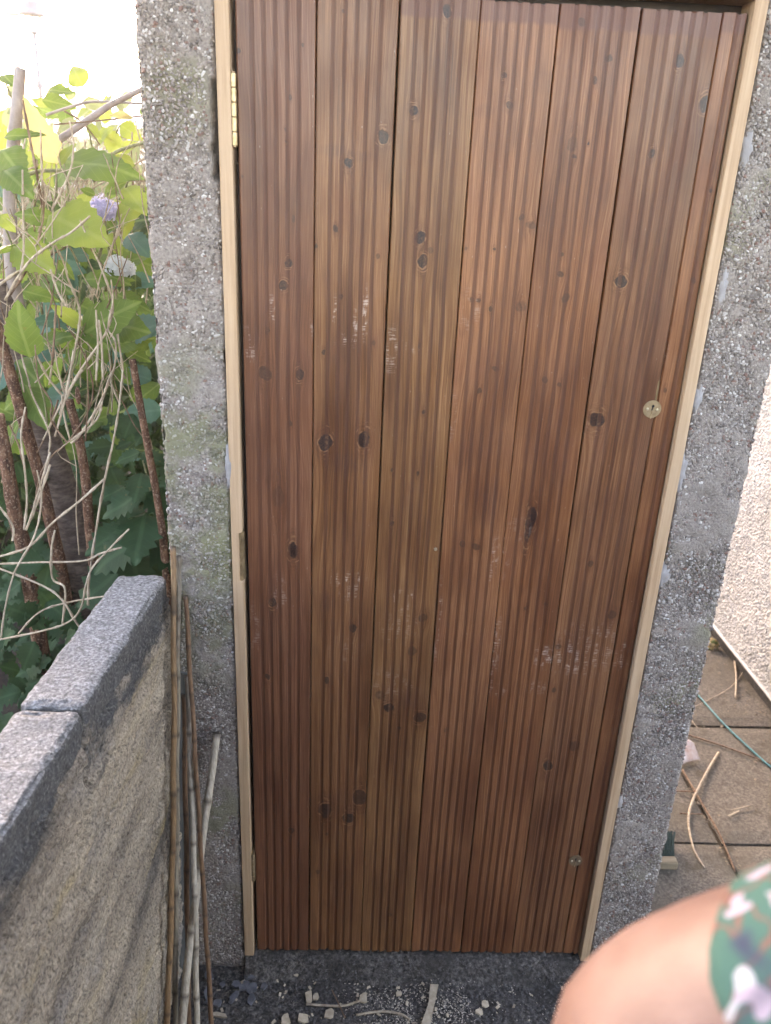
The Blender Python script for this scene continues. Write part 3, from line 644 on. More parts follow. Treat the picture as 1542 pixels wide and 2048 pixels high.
#__PART2__
# ------------------------------------------------------------------ cream rendered house wall on the right
cw = thing('house_wall', 'cream painted roughcast house wall to the right of the patio', 'wall', (1.6, 1.2, GZ))
CX = 1.495
def gridwall():
    st = .02; Ys = np.arange(.2, 4.0, st); Zs = np.arange(.05, 2.7, st); Yg, Zg = np.meshgrid(Ys, Zs); P = np.stack([0 * Yg.ravel(), Yg.ravel(), Zg.ravel()], 1)
    P[:, 0] = CX + .003 * fnoise(P, 20, 4); ny = len(Ys)
    return MB().add(P, [(j * ny + i, j * ny + i + 1, (j + 1) * ny + i + 1, (j + 1) * ny + i) for j in range(len(Zs) - 1) for i in range(ny - 1)])
obj('render_coat', gridwall(), M['cream'], cw)
Yc, Zc = cells(.72, 2.2, .052, 1.3, .0105, 71)
pebbles('roughcast', np.stack([0 * Yc + CX - .0005, Yc, Zc], 1), (-1, 0, 0), .0040, .0075, M['cream'], cw, flat=.55, seed=71)
mbb = MB(); mbb.box((CX - .012, .2, .044), (CX + .05, 4.0, .0495)); obj('drip_bead', mbb, M['cream'], cw)
obj('core', MB().box((CX + .006, .2, .05), (CX + .25, 4.0, 2.7)), M['cream'], cw)
obj('plinth', MB().box((CX + .03, .2, GZ - .03), (CX + .25, 4.0, .0485)), M['threshold'], cw)

# ------------------------------------------------------------------ garden wall of concrete blocks
gw = thing('garden_wall', 'low concrete block wall with rough tan face on the left', 'wall', (-.41, -.9, GZ))
def wallframe(s, u, z):     # s: along the wall from the outhouse towards the viewer, u: across
    a = .045; return np.stack([-.351 - s * a + u, -.004 - s, z], 1)
def roughbox(s0, s1, u0, u1, z0, z1, st, amp, seed, chips=0):
    bm = bmesh.new(); bmesh.ops.create_cube(bm, size=1)
    n = (max(2, int((s1 - s0) / st)), max(2, int((u1 - u0) / st)), max(2, int((z1 - z0) / st)))
    bm.free(); V, F = [], []
    def face(fa, na, nb, flip):
        b0 = len(V)
        for j in range(nb + 1):
            for i in range(na + 1): V.append(fa(i / na, j / nb))
        for j in range(nb):
            for i in range(na):
                q = (b0 + j * (na + 1) + i, b0 + j * (na + 1) + i + 1, b0 + (j + 1) * (na + 1) + i + 1, b0 + (j + 1) * (na + 1) + i)
                F.append(q[::-1] if flip else q)
    for s, fl in ((s0, 0), (s1, 1)): face(lambda a, b, s=s: (s, lerp(u0, u1, a), lerp(z0, z1, b)), n[1], n[2], fl)
    for u, fl in ((u0, 1), (u1, 0)): face(lambda a, b, u=u: (lerp(s0, s1, a), u, lerp(z0, z1, b)), n[0], n[2], fl)
    for z, fl in ((z0, 0), (z1, 1)): face(lambda a, b, z=z: (lerp(s0, s1, a), lerp(u0, u1, b), z), n[0], n[1], fl)
    A = np.array(V); c = np.array([(s0 + s1) / 2, (u0 + u1) / 2, (z0 + z1) / 2]); h = np.array([(s1 - s0) / 2, (u1 - u0) / 2, (z1 - z0) / 2])
    d = A - c; e = np.abs(d) - (h - .012); e = np.clip(e, 0, None); ln = np.linalg.norm(e, axis=1); k = ln > .012       # rounded arrises
    pull = np.zeros_like(A); pull[k] = (e[k] / ln[k][:, None]) * (ln[k] - .012)[:, None]; A = A - np.sign(d) * pull
    N = A - c; N = N / h; N = np.sign(N) * (np.abs(N) > .9); nn = np.linalg.norm(N, axis=1); nn[nn == 0] = 1; N = N / nn[:, None]
    edge = (np.sum(np.abs(np.abs(d) / h) > .93, axis=1) >= 2)
    A = A + N * (amp * (fnoise(A, 38, seed, 4) * 1.0 + fnoise(A, 160, seed + 9, 2) * .5) - chips * edge * np.clip(fnoise(A, 30, seed + 3, 3), 0, 1))[:, None]
    P = wallframe(A[:, 0], A[:, 1], A[:, 2]); return MB().add(P, F)
TOPZ = .98
s = 0.0
for q in range(4):
    L = (.418, .44, .44, .44)[q]
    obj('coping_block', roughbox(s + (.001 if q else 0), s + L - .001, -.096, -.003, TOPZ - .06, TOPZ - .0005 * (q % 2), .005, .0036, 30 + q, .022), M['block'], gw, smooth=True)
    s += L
# lower body: bedded render with streaks running along the wall
def wallbody():
    nS, nZ = 420, 240; S, Z = np.meshgrid(np.linspace(0, 1.75, nS), np.linspace(GZ - .03, TOPZ - .02, nZ)); A = np.stack([S.ravel(), 0 * S.ravel(), Z.ravel()], 1)
    B = A.copy(); B[:, 0] *= .22
    pit = np.clip(fnoise(A * np.array([.7, 1, 1]), 75, 51, 2) - .22, 0, 1); out = .006 * fnoise(B, 11, 5, 3) + .008 * fnoise(A * np.array([.5, 1, 1]), 34, 9, 3) + .003 * fnoise(A, 110, 19, 2) - .016 * pit
    crack = np.abs(A[:, 0] - .425 - .12 * (.98 - A[:, 2]) - .02 * fnoise(A, 22, 3, 2)); cz = np.clip((A[:, 2] - .76) / .08, 0, 1)
    out = out - .035 * np.clip(1 - crack / .009, 0, 1) * cz
    top = np.clip((A[:, 2] - (TOPZ - .055 + .03 * fnoise(A, 20, 71, 2))) / .03, 0, 1); out = out - .02 * top
    P = wallframe(A[:, 0], out - .003 - .022 * np.clip((.55 - A[:, 2]) / .55, 0, 1.1), A[:, 2])
    f = [(j * nS + i, j * nS + i + 1, (j + 1) * nS + i + 1, (j + 1) * nS + i) for j in range(nZ - 1) for i in range(nS - 1)]
    return MB().add(P, f)
obj('wall_face', wallbody(), M['wallface'], gw, smooth=True)
p = wallframe(np.array([0, 1.75]), np.array([-.102, -.102]), np.array([0, 0])); q = wallframe(np.array([0, 1.75]), np.array([-.079, -.079]), np.array([0, 0]))
z0, z1 = GZ - .03, TOPZ - .088
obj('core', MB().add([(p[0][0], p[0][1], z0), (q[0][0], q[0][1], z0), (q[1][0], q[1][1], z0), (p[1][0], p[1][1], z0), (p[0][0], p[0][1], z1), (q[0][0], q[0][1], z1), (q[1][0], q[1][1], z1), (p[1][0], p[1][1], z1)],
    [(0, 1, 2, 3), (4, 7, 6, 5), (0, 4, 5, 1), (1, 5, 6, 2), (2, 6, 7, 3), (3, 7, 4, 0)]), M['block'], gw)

# ------------------------------------------------------------------ canes leaning in the corner
def cane(name, top, foot, r, mat, label, nodes=9, bow=(0, 0)):
    """straight cane from its tip (px, px, Y) to its foot on the ground"""
    a = at(*top); b = onz(foot[0], foot[1], GZ + .004)
    T = np.linspace(0, 1, 14 * nodes); Q = a[None] * (1 - T)[:, None] + b[None] * T[:, None]
    Q[:, 0] += bow[0] * np.sin(math.pi * T) + .0008 * np.sin(T * nodes * 3.1); Q[:, 1] += bow[1] * np.sin(math.pi * T)
    rad = [r * (1.0 + (.15 if k % 14 == 0 else .05 if k % 14 in (1, 13) else 0)) * lerp(.86, 1.05, k / len(T)) for k in range(len(T))]
    o = obj(name, MB().tube(Q, rad, 10), mat, loc=tuple(Q[-1]), smooth=True)
    at_ = o.data.attributes.new('node_ring', 'FLOAT', 'POINT'); at_.data.foreach_set('value', [1.0 if (v // 10) % 14 == 0 else 0.0 for v in range(len(o.data.vertices))])
    return tag(o, label, 'cane', 'canes leaning in the corner')
cane('bamboo_cane', (346, 1093, -.02), (331, 2120), .0060, M['bamboo_gold'], 'tallest golden brown cane leaning at the wall end', 9, (.008, 0))
cane('bamboo_cane', (357, 1112, -.013), (350, 2070), .0056, M['bamboo_grey'], 'greyish cane just behind the golden brown cane', 9)
cane('bamboo_cane', (371, 1192, -.011), (424, 2060), .0050, M['bamboo_brown'], 'thin brown cane against the pebble-dash slanting to the right', 10)
cane('bamboo_cane', (374, 1352, -.020), (394, 2085), .0060, M['bamboo_pale'], 'bleached cane standing behind the thick pale cane', 7, (.004, 0))
cane('bamboo_cane', (434, 1467, -.014), (358, 2105), .0085, M['bamboo_pale'], 'thick pale bleached cane leaning right across the others', 5, (-.004, 0))
cane('bamboo_cane', (368, 1390, -.017), (378, 2050), .0058, M['bamboo_brown'], 'dark brown short cane in the middle of the bunch', 6)
a = [at(357, 1345, -.007), at(380, 1350, -.007), at(386, 2018, -.012), at(345, 2030, -.020)]
mb = MB(); mb.add([tuple(p) for p in a] + [(p[0] + .003, p[1] + .005, p[2]) for p in a], [(0, 3, 2, 1), (4, 5, 6, 7), (0, 1, 5, 4), (1, 2, 6, 5), (2, 3, 7, 6), (3, 0, 4, 7)])
tag(obj('plank', mb, M['plank'], loc=tuple(a[3])), 'narrow damp grey plank standing behind the canes', 'plank')

# ------------------------------------------------------------------ garden plants
def leaf_mesh(name, wid=.36, ser=.03, curl=.18, fold=.12, nl=12, tipp=1.0, seed=0):
    g = np.random.default_rng(seed); V, F = [], []; cols = (-1, -.55, 0, .55, 1)
    for j in range(nl + 1):
        v = j / nl; ww = wid * (math.sin(math.pi * min(1, v ** .82)) ** .85) * (1 - .25 * v * tipp)
        for c in cols:
            e = ww * c * (1 + (ser / wid * (1 if j % 2 else -1) if abs(c) == 1 else 0))
            V.append((e, v + (ser * .5 if abs(c) == 1 and j % 2 else 0) - .05 * abs(c) * ww, -curl * v * v + fold * abs(c) * ww * 1.3 + .02 * math.sin(v * 9 + c * 2 + seed) + g.uniform(-.008, .008)))
    n = len(cols)
    for j in range(nl):
        for i in range(n - 1): F.append((j * n + i, j * n + i + 1, (j + 1) * n + i + 1, (j + 1) * n + i))
    return MB().add(V, F)
LM = {}
for key, mat, ps in (('leaf', 'leaf', 3), ('lime', 'leaflime', 3), ('yellow', 'leafyellow', 2), ('teal', 'leafteal', 2), ('nettle', 'nettle', 2), ('hedge', 'hedge', 2), ('pale', 'palefol', 2)):
    LM[key] = []
    for q in range(ps):
        if key == 'nettle': mb = leaf_mesh('leaf', .30, .06, .2, .1, 14, 1.3, q)
        elif key in ('hedge', 'pale'): mb = leaf_mesh('leaf', .30, .02, .2, .12, 5, 1, q)
        else: mb = leaf_mesh('leaf', .33 + .03 * q, .022, .16 + .1 * q, .14 - .08 * q, 16, 1, q)
        me = mb.mesh('leaf'); me.materials.append(M[mat]); me.polygons.foreach_set('use_smooth', [True] * len(me.polygons)); LM[key].append(me)
def put_leaf(parent, key, base, tip, nrm, wmul=1.0, seed=0):
    base, tip = Vector(base), Vector(tip); y = tip - base; L = y.length; y.normalize(); n = Vector(nrm); n = (n - y * n.dot(y))
    if n.length < .05: n = y.orthogonal()
    n.normalize(); x = y.cross(n)
    m = Matrix.Identity(4)
    for r in range(3): m[r][0], m[r][1], m[r][2], m[r][3] = x[r] * L * wmul, y[r] * L, n[r] * L, base[r]
    o = bpy.data.objects.new('leaf', LM[key][seed % len(LM[key])]); COL.objects.link(o); o.parent = parent
    m.translation = m.translation - wloc(parent); o.matrix_local = m
    return o
def stem(parent, name, pts, r0, r1, mat, sub=5, n=6, knob=False):
    P = spline(pts, sub); m = len(P); rad = [lerp(r0, r1, k / (m - 1)) for k in range(m)]
    if knob: rad = [r * (1.45 if (k % 6 == 3) else 1) for k, r in enumerate(rad)]
    return obj(name, MB().tube(P, rad, n), mat, parent, smooth=True)

# --- the large hydrangea and its traced leaves (px base, px tip, depth, width factor, kind)
hy = thing('hydrangea_shrub', 'broad-leaved hydrangea shrub with lime and green leaves beside the pier', 'shrub', at(120, 1250, .45))
big = [((112, 328), (48, 206), .30, .62, 'yellow'), ((118, 330), (140, 282), .30, .75, 'lime'), ((128, 325), (252, 310), .34, .62, 'leaf'), ((8, 275), (82, 262), .26, .38, 'leaf'),
       ((100, 432), (198, 462), .20, .98, 'lime'), ((112, 440), (28, 416), .22, .66, 'leaf'), ((28, 492), (102, 536), .18, 1.0, 'lime'), ((45, 582), (112, 594), .24, .62, 'leaf'), ((62, 715), (14, 622), .22, 1.0, 'leaf'),
       ((140, 642), (70, 636), .30, .55, 'teal'), ((164, 652), (114, 612), .24, .6, 'lime'), ((168, 668), (250, 604), .24, .72, 'leaf'), ((160, 640), (215, 690), .28, .9, 'leaf'), ((72, 694), (136, 660), .25, .52, 'leaf'),
       ((218, 650), (270, 648), .32, .85, 'leaf'), ((262, 668), (310, 640), .38, .7, 'teal'), ((222, 690), (296, 672), .36, .6, 'leaf'), ((200, 545), (252, 560), .34, .7, 'leaf'), ((165, 560), (258, 555), .36, .42, 'leaf'),
       ((178, 512), (128, 500), .36, .7, 'teal'), ((232, 438), (268, 400), .30, .8, 'lime'), ((250, 375), (288, 420), .30, .8, 'lime'), ((215, 385), (245, 360), .4, .9, 'leaf'),
       ((262, 425), (240, 470), .34, .7, 'lime'), ((8, 340), (60, 385), .20, .9, 'leaf'), ((4, 300), (38, 345), .24, 1.0, 'leaf'), ((0, 430), (25, 455), .2, .9, 'lime'), ((255, 470), (292, 500), .4, .9, 'teal'), ((210, 470), (240, 500), .45, .9, 'lime'),
       ((30, 500), (-20, 470), .25, .8, 'leaf'), ((115, 520), (150, 560), .4, .7, 'leaf'), ((150, 545), (130, 600), .42, .7, 'teal'), ((235, 590), (290, 610), .42, .7, 'leaf'), ((250, 700), (300, 720), .4, .8, 'leaf'), ((170, 700), (120, 730), .38, .8, 'leaf'),
       ((205, 690), (180, 740), .36, .9, 'leaf'), ((35, 720), (80, 770), .35, .9, 'leaf'), ((48, 760), (85, 850), .34, .7, 'leaf'), ((20, 720), (-10, 780), .32, .9, 'teal'), ((60, 850), (10, 870), .5, .9, 'teal'), ((225, 728), (255, 760), .45, .9, 'leaf'),
       ((255, 560), (310, 560), .46, .8, 'teal'), ((5, 150), (32, 170), .5, 1.0, 'leaf'), ((225, 500), (262, 520), .5, .8, 'leaf'), ((270, 330), (240, 305), .5, .8, 'lime'), ((190, 390), (160, 375), .5, .9, 'leaf'), ((85, 545), (128, 575), .42, .8, 'leaf'),
       ((265, 235), (225, 222), .35, .5, 'yellow'), ((175, 250), (200, 275), .5, .7, 'lime'), ((195, 285), (215, 250), .6, .8, 'lime'), ((240, 250), (275, 270), .6, .8, 'lime'), ((150, 240), (175, 215), .7, .7, 'lime')]
g_ = np.random.default_rng(5)
for q, (b, t_, Y, wm, kd) in enumerate(big):
    bw, tw_ = at(b[0], b[1], Y + g_.uniform(-.02, .04)), at(t_[0], t_[1], Y - g_.uniform(.0, .07))
    nrm = np.array([g_.uniform(-.35, .35), -1.0, g_.uniform(.35, .95)])
    put_leaf(hy, kd, bw, tw_, nrm, wm / .86, q)
    # leaf stalk
    c = at((b[0] + 150) / 2 + g_.uniform(-40, 40), b[1] + 90 + g_.uniform(0, 60), Y + .10)
    if q % 2 == 0: stem(hy, 'leaf_stalk', [bw, (bw + c) / 2 + np.array([0, .02, -.01]), c], .0016, .0024, M['greenstem'], 3, 5)
for q in range(90):
    px, py = g_.uniform(0, 285), g_.uniform(170, 470); Y = g_.uniform(.5, 1.3); b = at(px, py, Y); a = g_.uniform(0, 6.283); L = g_.uniform(.03, .075)
    put_leaf(hy, ('lime', 'pale', 'leaf', 'pale')[q % 4], b, b + np.array([math.cos(a) * L, g_.uniform(-.03, .02), math.sin(a) * L]), (g_.uniform(-.6, .6), -1, g_.uniform(.0, 1.2)), g_.uniform(.8, 1.2), q)
# random lower and deeper leaves that close the shrub
for q in range(150):
    px, py = g_.uniform(0, 330), g_.uniform(520, 900) if q < 110 else g_.uniform(400, 560); Y = g_.uniform(.45, .95)
    b = at(px, py, Y); a = g_.uniform(0, 6.283); L = g_.uniform(.06, .115); tip = b + np.array([math.cos(a) * L, g_.uniform(-.05, .02), math.sin(a) * L * .7])
    if at(320, 600, 0)[0] < b[0] and Y < .05: continue
    put_leaf(hy, ('leaf', 'leaf', 'teal', 'hedge')[q % 4], b, tip, (g_.uniform(-.5, .5), -1, g_.uniform(.2, 1.2)), g_.uniform(.9, 1.2), q)
def flower(px, py, Y, r, mat, lab):
    c = at(px, py, Y); o = thing('hydrangea_flower', lab, 'flower', c); mesh = MB(); g = np.random.default_rng(int(px))
    n = 60
    for k in range(n):
        ph = math.acos(1 - 1.55 * (k + .5) / n); th = k * 2.39996
        d = Vector((math.sin(ph) * math.cos(th), -math.cos(ph) * .35 + math.sin(ph) * math.sin(th) * -.8, math.cos(ph) * .8 + .2 * math.sin(th))).normalized()
        pc = Vector(c) + d * r * (1 + g.uniform(-.28, .12)); d = (d + Vector(g.normal(size=3)) * .35).normalized(); u = d.orthogonal().normalized(); v = d.cross(u)
        m = MB()
        for s in range(4):
            a = s * math.pi / 2 + g.uniform(-.2, .2); e1 = u * math.cos(a) + v * math.sin(a); e2 = -u * math.sin(a) + v * math.cos(a); R_ = r * g.uniform(.28, .40)
            m.add([pc, pc + e1 * R_ * .6 + e2 * R_ * .45 + d * R_ * .15, pc + e1 * R_ * 1.05 + d * R_ * .05, pc + e1 * R_ * .6 - e2 * R_ * .45 + d * R_ * .15], [(0, 1, 2, 3)])
        obj('floret', m, mat, o)
    mb = MB(); mb.lathe([(r * .1, -r * .7), (r * .5, -r * .3), (r * .55, r * .2), (r * .2, r * .5)], c, 10); obj('flower_core', mb, mat, o)
    e = at(px + 6, py + 160, Y + .1); stem(o, 'flower_stalk', [c, (np.array(c) + e) / 2 + np.array([.01, 0, 0]), e], .0022, .003, M['greenstem'], 4, 5)
flower(205, 422, .34, .027, M['petal'], 'lilac hydrangea flower head among the dry twigs')
flower(240, 537, .33, .026, M['petalblue'], 'pale blue hydrangea flower head close to the pier')

# --- trunks and stakes
def trunk(name, pts, Y, w0, w1, mat, label, cat, flat=False, jit=.05):
    P = [at(px, py, Y + dy) for px, py, dy in pts]; sc_ = np.linalg.norm(P[0] - CAM) / FPX; m = len(P)
    # carry the foot down into the soil
    d = P[-1] - P[-2]; d = d / np.linalg.norm(d); d[2] = -abs(d[2]) - .3
    foot = P[-1] + d * max(0.0, (P[-1][2] - .16) / abs(d[2])); P = P + [foot]
    S = spline(P, 6); rad = [lerp(w0, w1, k / (len(S) - 1)) * sc_ / 2 for k in range(len(S))]
    o = obj(name, MB().tube(S, rad, 12, True, jit), mat, loc=tuple(foot), smooth=True); return tag(o, label, cat)
trunk('tree_trunk', [(-6, 560, .0), (28, 690, .0), (66, 815, .0), (110, 940, .0), (146, 1070, .0), (172, 1190, .0)], .42, 40, 82, M['barkgrey'], 'thick smooth grey-brown trunk leaning left behind the wall', 'trunk', jit=.02)
trunk('shrub_stem', [(-10, 640, 0), (20, 745, 0), (50, 850, .02), (82, 965, .03), (108, 1075, .04), (128, 1170, .05)], .30, 20, 26, M['barkrust'], 'rusty flaking stem in front of the thick trunk', 'stem')
trunk('shrub_stem', [(-4, 830, 0), (14, 930, .01), (28, 1020, .02), (46, 1090, .03), (62, 1180, .04)], .26, 22, 34, M['barkrust'], 'dark speckled stem at the left edge of the garden', 'stem')
trunk('shrub_stem', [(138, 800, 0), (156, 870, .01), (170, 950, .02), (178, 1040, .03), (190, 1150, .04)], .28, 15, 23, M['barkrust'], 'thin dark stem between the thick trunk and the pier', 'stem')
trunk('garden_stake', [(265, 719, 0), (284, 830, .01), (308, 960, .02), (324, 1060, .02), (333, 1150, .03)], .16, 13, 18, M['barkrust'], 'red-brown sawn-off stake standing beside the pier', 'stake')
trunk('cut_branch', [(41, 136, 0), (34, 220, .0), (26, 300, .02), (20, 400, .04), (26, 560, .08), (60, 760, .14)], .34, 17, 30, M['barkveiled'], 'grey sawn-off branch pointing at the sky at far left', 'branch', jit=.02)
br = thing('leaning_branches', 'slanting bare grey branches crossing below the bright sky', 'branch', at(120, 300, .4))
for pts, Y, a, b, mt in (([(118, 280), (185, 234), (230, 205), (300, 172)], .40, .0075, .0052, 'barkveiled'), ([(92, 230), (150, 211), (195, 203), (300, 208)], .45, .0028, .0024, 'barkveiled'), ([(108, 249), (200, 241), (300, 230)], .38, .0016, .0014, 'twigdark'),
                         ([(20, 372), (70, 344), (130, 342), (172, 345), (202, 333), (232, 304), (300, 282)], .30, .0036, .0032, 'greenstem'), ([(120, 362), (300, 362)], .6, .001, .001, 'twigdark'), ([(128, 222), (165, 245), (200, 290)], .42, .0018, .0015, 'twigdark')):
    stem(br, 'branch', [at(x, y, Y + .02 * k) for k, (x, y) in enumerate(pts)], a, b, M[mt], 6, 8)

# --- pale dry stems in front, traced
TW = [[(246, 740), (239, 807), (226, 885), (210, 957), (195, 1042), (179, 1150), (176, 1210)], [(-4, 1114), (58, 1093), (105, 1046), (157, 1004), (210, 957)], [(-4, 1128), (67, 1125), (165, 1122), (201, 1107), (243, 1095)],
      [(258, 1058), (215, 1102), (179, 1146), (162, 1215), (135, 1245), (84, 1262), (-4, 1280)], [(219, 1191), (135, 1205), (78, 1225), (37, 1267)], [(-4, 1136), (84, 1171), (125, 1201), (169, 1265), (236, 1296), (290, 1319)],
      [(74, 941), (83, 997), (69, 1071), (29, 1145), (10, 1218), (2, 1276)], [(110, 1060), (103, 1098), (105, 1157), (130, 1178), (125, 1248)], [(133, 650), (158, 689), (178, 735), (186, 785), (170, 834), (132, 888), (107, 908), (81, 948), (70, 1010)],
      [(222, 560), (226, 600), (216, 655), (231, 685), (229, 732), (216, 762), (206, 798), (192, 841), (143, 879)], [(228, 740), (201, 803), (179, 841), (157, 874), (142, 886)], [(21, 625), (54, 676), (75, 715), (98, 758), (132, 800)],
      [(39, 665), (43, 710), (56, 757), (65, 790), (98, 863), (98, 905)], [(70, 690), (74, 740), (81, 769), (103, 805), (101, 834), (112, 856), (134, 885)], [(147, 700), (141, 740), (130, 800), (110, 872)], [(110, 700), (116, 740), (132, 798)],
      [(165, 740), (143, 774), (132, 800)], [(51, 814), (42, 870), (49, 935), (54, 1002), (48, 1060)], [(19, 850), (38, 892), (48, 930)], [(-4, 1010), (25, 1051), (25, 1082)], [(219, 758), (239, 807)], [(130, 380), (126, 432), (111, 464), (107, 496), (94, 511), (51, 533), (-4, 571)],
      [(180, 432), (143, 464), (105, 486), (54, 528), (10, 600)], [(86, 380), (86, 436), (71, 500), (62, 526), (20, 590)], [(45, 340), (47, 440), (47, 503), (40, 560)], [(109, 488), (128, 526), (137, 560), (154, 600), (160, 631), (154, 678), (137, 760), (120, 830)],
      [(101, 539), (116, 584), (133, 612)], [(160, 440), (188, 505), (199, 528), (225, 600), (220, 646), (201, 683), (154, 751), (130, 800)], [(45, 200), (62, 289), (75, 355), (86, 420)], [(139, 242), (147, 289), (139, 345), (105, 419)], [(81, 260), (85, 383)],
      [(230, 640), (240, 700), (246, 740)], [(92, 610), (95, 680), (104, 720), (98, 770)], [(112, 610), (108, 680), (104, 730)], [(198, 640), (204, 700), (206, 760)], [(192, 620), (196, 690), (192, 760)], [(140, 880), (128, 830), (124, 790)], [(86, 880), (118, 815), (140, 760)],
      [(75, 905), (100, 850), (116, 800)], [(60, 1040), (84, 960), (100, 905)], [(52, 1060), (80, 990), (100, 930)]]
tg = thing('dry_twig_shrub', 'tangle of pale bare dry twigs in front of the trunks', 'twigs', at(80, 1250, .12))
g_ = np.random.default_rng(11)
for q, pts in enumerate(TW):
    Y = .10 + .16 * g_.random(); low = pts[0][1] > 930
    if low: Y = .02 + .05 * g_.random()
    P = [at(x, y, Y + g_.uniform(-.015, .015)) for x, y in pts]
    r = g_.uniform(.0014, .0022)
    stem(tg, 'twig', P, r * (.85 if not low else 1.05), r * 1.15, M['twig'] if q % 5 != 3 or low else M['twigdark'], 6, 6, True)
for q in range(42):          # finer side shoots, each forking from a crooked stem
    px = g_.uniform(-10, 250); py = g_.uniform(300, 900); Y = g_.uniform(.06, .32); L = g_.uniform(90, 230); a = g_.normal(1.62, .34); P = []; x_, y_ = px, py
    for k in range(6):
        P.append(at(x_, y_, Y + .012 * k)); a += g_.normal(0, .11); x_ += math.cos(a) * L / 5; y_ += math.sin(a) * L / 5
    stem(tg, 'twig', P, .0007, .0015, M['twig'] if q % 4 else M['twigdark'], 3, 5, q % 2 == 0)
    k = int(g_.integers(1, 4)); b = P[k]; stem(tg, 'twig', [b, b + np.array([g_.uniform(-.03, .03), -.01, .03]), b + np.array([g_.uniform(-.06, .06), -.015, g_.uniform(.05, .09)])], .0011, .0006, M['twig'], 3, 5)
for q in range(60):
    px = g_.uniform(0, 290); py = g_.uniform(300, 560); Y = g_.uniform(.2, .7); L = g_.uniform(60, 170); a = g_.normal(1.45, .38)
    P = [at(px, py, Y), at(px + math.cos(a) * L * .5 + g_.uniform(-8, 8), py + math.sin(a) * L * .5, Y + .03), at(px + math.cos(a) * L, py + math.sin(a) * L, Y + .02)]
    stem(tg, 'twig', P, .0008, .0016, M['twig'] if q % 3 else M['twigdark'], 4, 5)
thk = MB(); g_ = np.random.default_rng(77)
for q in range(420):
    px = g_.uniform(-20, 320); py = g_.uniform(235, 520); Y = g_.uniform(.55, 1.7); L = g_.uniform(60, 190); a = g_.normal(1.5, .5)
    P = [at(px, py, Y), at(px + math.cos(a) * L * .5 + g_.uniform(-12, 12), py + math.sin(a) * L * .5, Y + g_.uniform(-.05, .08)), at(px + math.cos(a) * L, py + math.sin(a) * L, Y + .02)]
    if min(p[0] - (-.36) for p in P) > 0 and Y < .9: continue
    thk.tube(spline(P, 3), [g_.uniform(.0011, .0022)] * 7, 4, False)
tag(obj('thicket', thk, M['twig']), 'grey thicket of dead stems behind the hydrangea leaves', kind='stuff')
mb = MB(); c = at(156, 791, .18); mb.lathe([(.0012, .017), (.004, .012), (.0052, 0), (.0045, -.012), (.001, -.018)], c, 9)
tag(obj('catkin', mb, M['barkrust'], loc=tuple(c)), 'small pinkish brown dried seed head hanging on a twig', 'seed head')

# --- nettles low by the pier
NT_ = [(282, 905, 1.0), (250, 975, 1.1), (276, 1055, .8)]
for q, (px, py, k) in enumerate(NT_):
    Y = .22 + .08 * q; c = at(px, py, Y); o = thing('nettle_plant', ('nettle with broad toothed leaves closest below the stake', 'dark nettle in the middle of the shade', 'lowest nettle just above the wall end')[q], 'nettle', (c[0], c[1], .2), 'nettles by the pier')
    stem(o, 'stem', [c, c + np.array([.02, .03, -.25]), np.array([c[0] + .03, c[1] + .05, .18])], .0018, .0032, M['greenstem'], 4, 6)
    for lv in range(5):
        for s in range(2):
            a = lv * 1.57 + s * math.pi + .4 * q; L = (.045 + .018 * lv) * k; b = c + np.array([0, 0, -.045 * lv]); d = np.array([math.cos(a), math.sin(a) * .7 - .3, -.25 - .08 * lv]); d /= np.linalg.norm(d)
            put_leaf(o, 'nettle', b, b + d * L * 1.25, (0, -.5, 1), 1.35, lv + s)
g_ = np.random.default_rng(21)
np_ = thing('undergrowth', 'dark leafy undergrowth filling the shade behind the trunks', 'undergrowth', at(200, 1200, .7))
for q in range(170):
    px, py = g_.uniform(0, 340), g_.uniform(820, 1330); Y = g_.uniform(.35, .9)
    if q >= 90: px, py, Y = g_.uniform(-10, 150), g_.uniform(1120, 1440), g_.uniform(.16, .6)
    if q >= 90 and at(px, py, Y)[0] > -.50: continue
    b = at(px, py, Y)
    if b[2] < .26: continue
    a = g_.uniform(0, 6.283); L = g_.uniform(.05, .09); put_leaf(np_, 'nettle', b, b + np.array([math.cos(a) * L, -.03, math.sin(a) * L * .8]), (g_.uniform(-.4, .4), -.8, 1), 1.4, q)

# --- hedge mass behind (uncountable) and paler shrubs further off
def leafcloud(name, n, fn, size, mat, label, seed):
    g = np.random.default_rng(seed); C = fn(g, n); n = len(C)
    T = np.array([(-.32, .0, .0), (0, -.5, .05), (.32, 0, 0), (0, .55, -.05)]); s = g.uniform(.6, 1.3, n) * size
    q, _ = np.linalg.qr(g.normal(size=(n, 3, 3))); V = np.einsum('nij,vj->nvi', q, T) * s[:, None, None] + C[:, None, :]
    F = (np.array([[0, 1, 2, 3]]) + 4 * np.arange(n)[:, None]); me = bpy.data.meshes.new(name)
    me.from_pydata(V.reshape(-1, 3).tolist(), [], F.tolist()); me.update()
    o = obj(name, me, mat); return tag(o, label, kind='stuff')
def fn_hedge(g, n):
    x = g.uniform(-3.2, -.2, n); y = g.uniform(1.0, 2.6, n); top = 1.36 + .12 * np.sin(x * 3.1) + .1 * np.sin(x * 7 + y * 4); z = .2 + (top - .2) * g.random(n) ** .75
    k = (x < -.37) | (y > 1.02); return np.stack([x, y, z], 1)[k]
leafcloud('hedge', 26000, fn_hedge, .055, M['hedge'], 'dark hedge closing the garden behind the shrubs', 3)
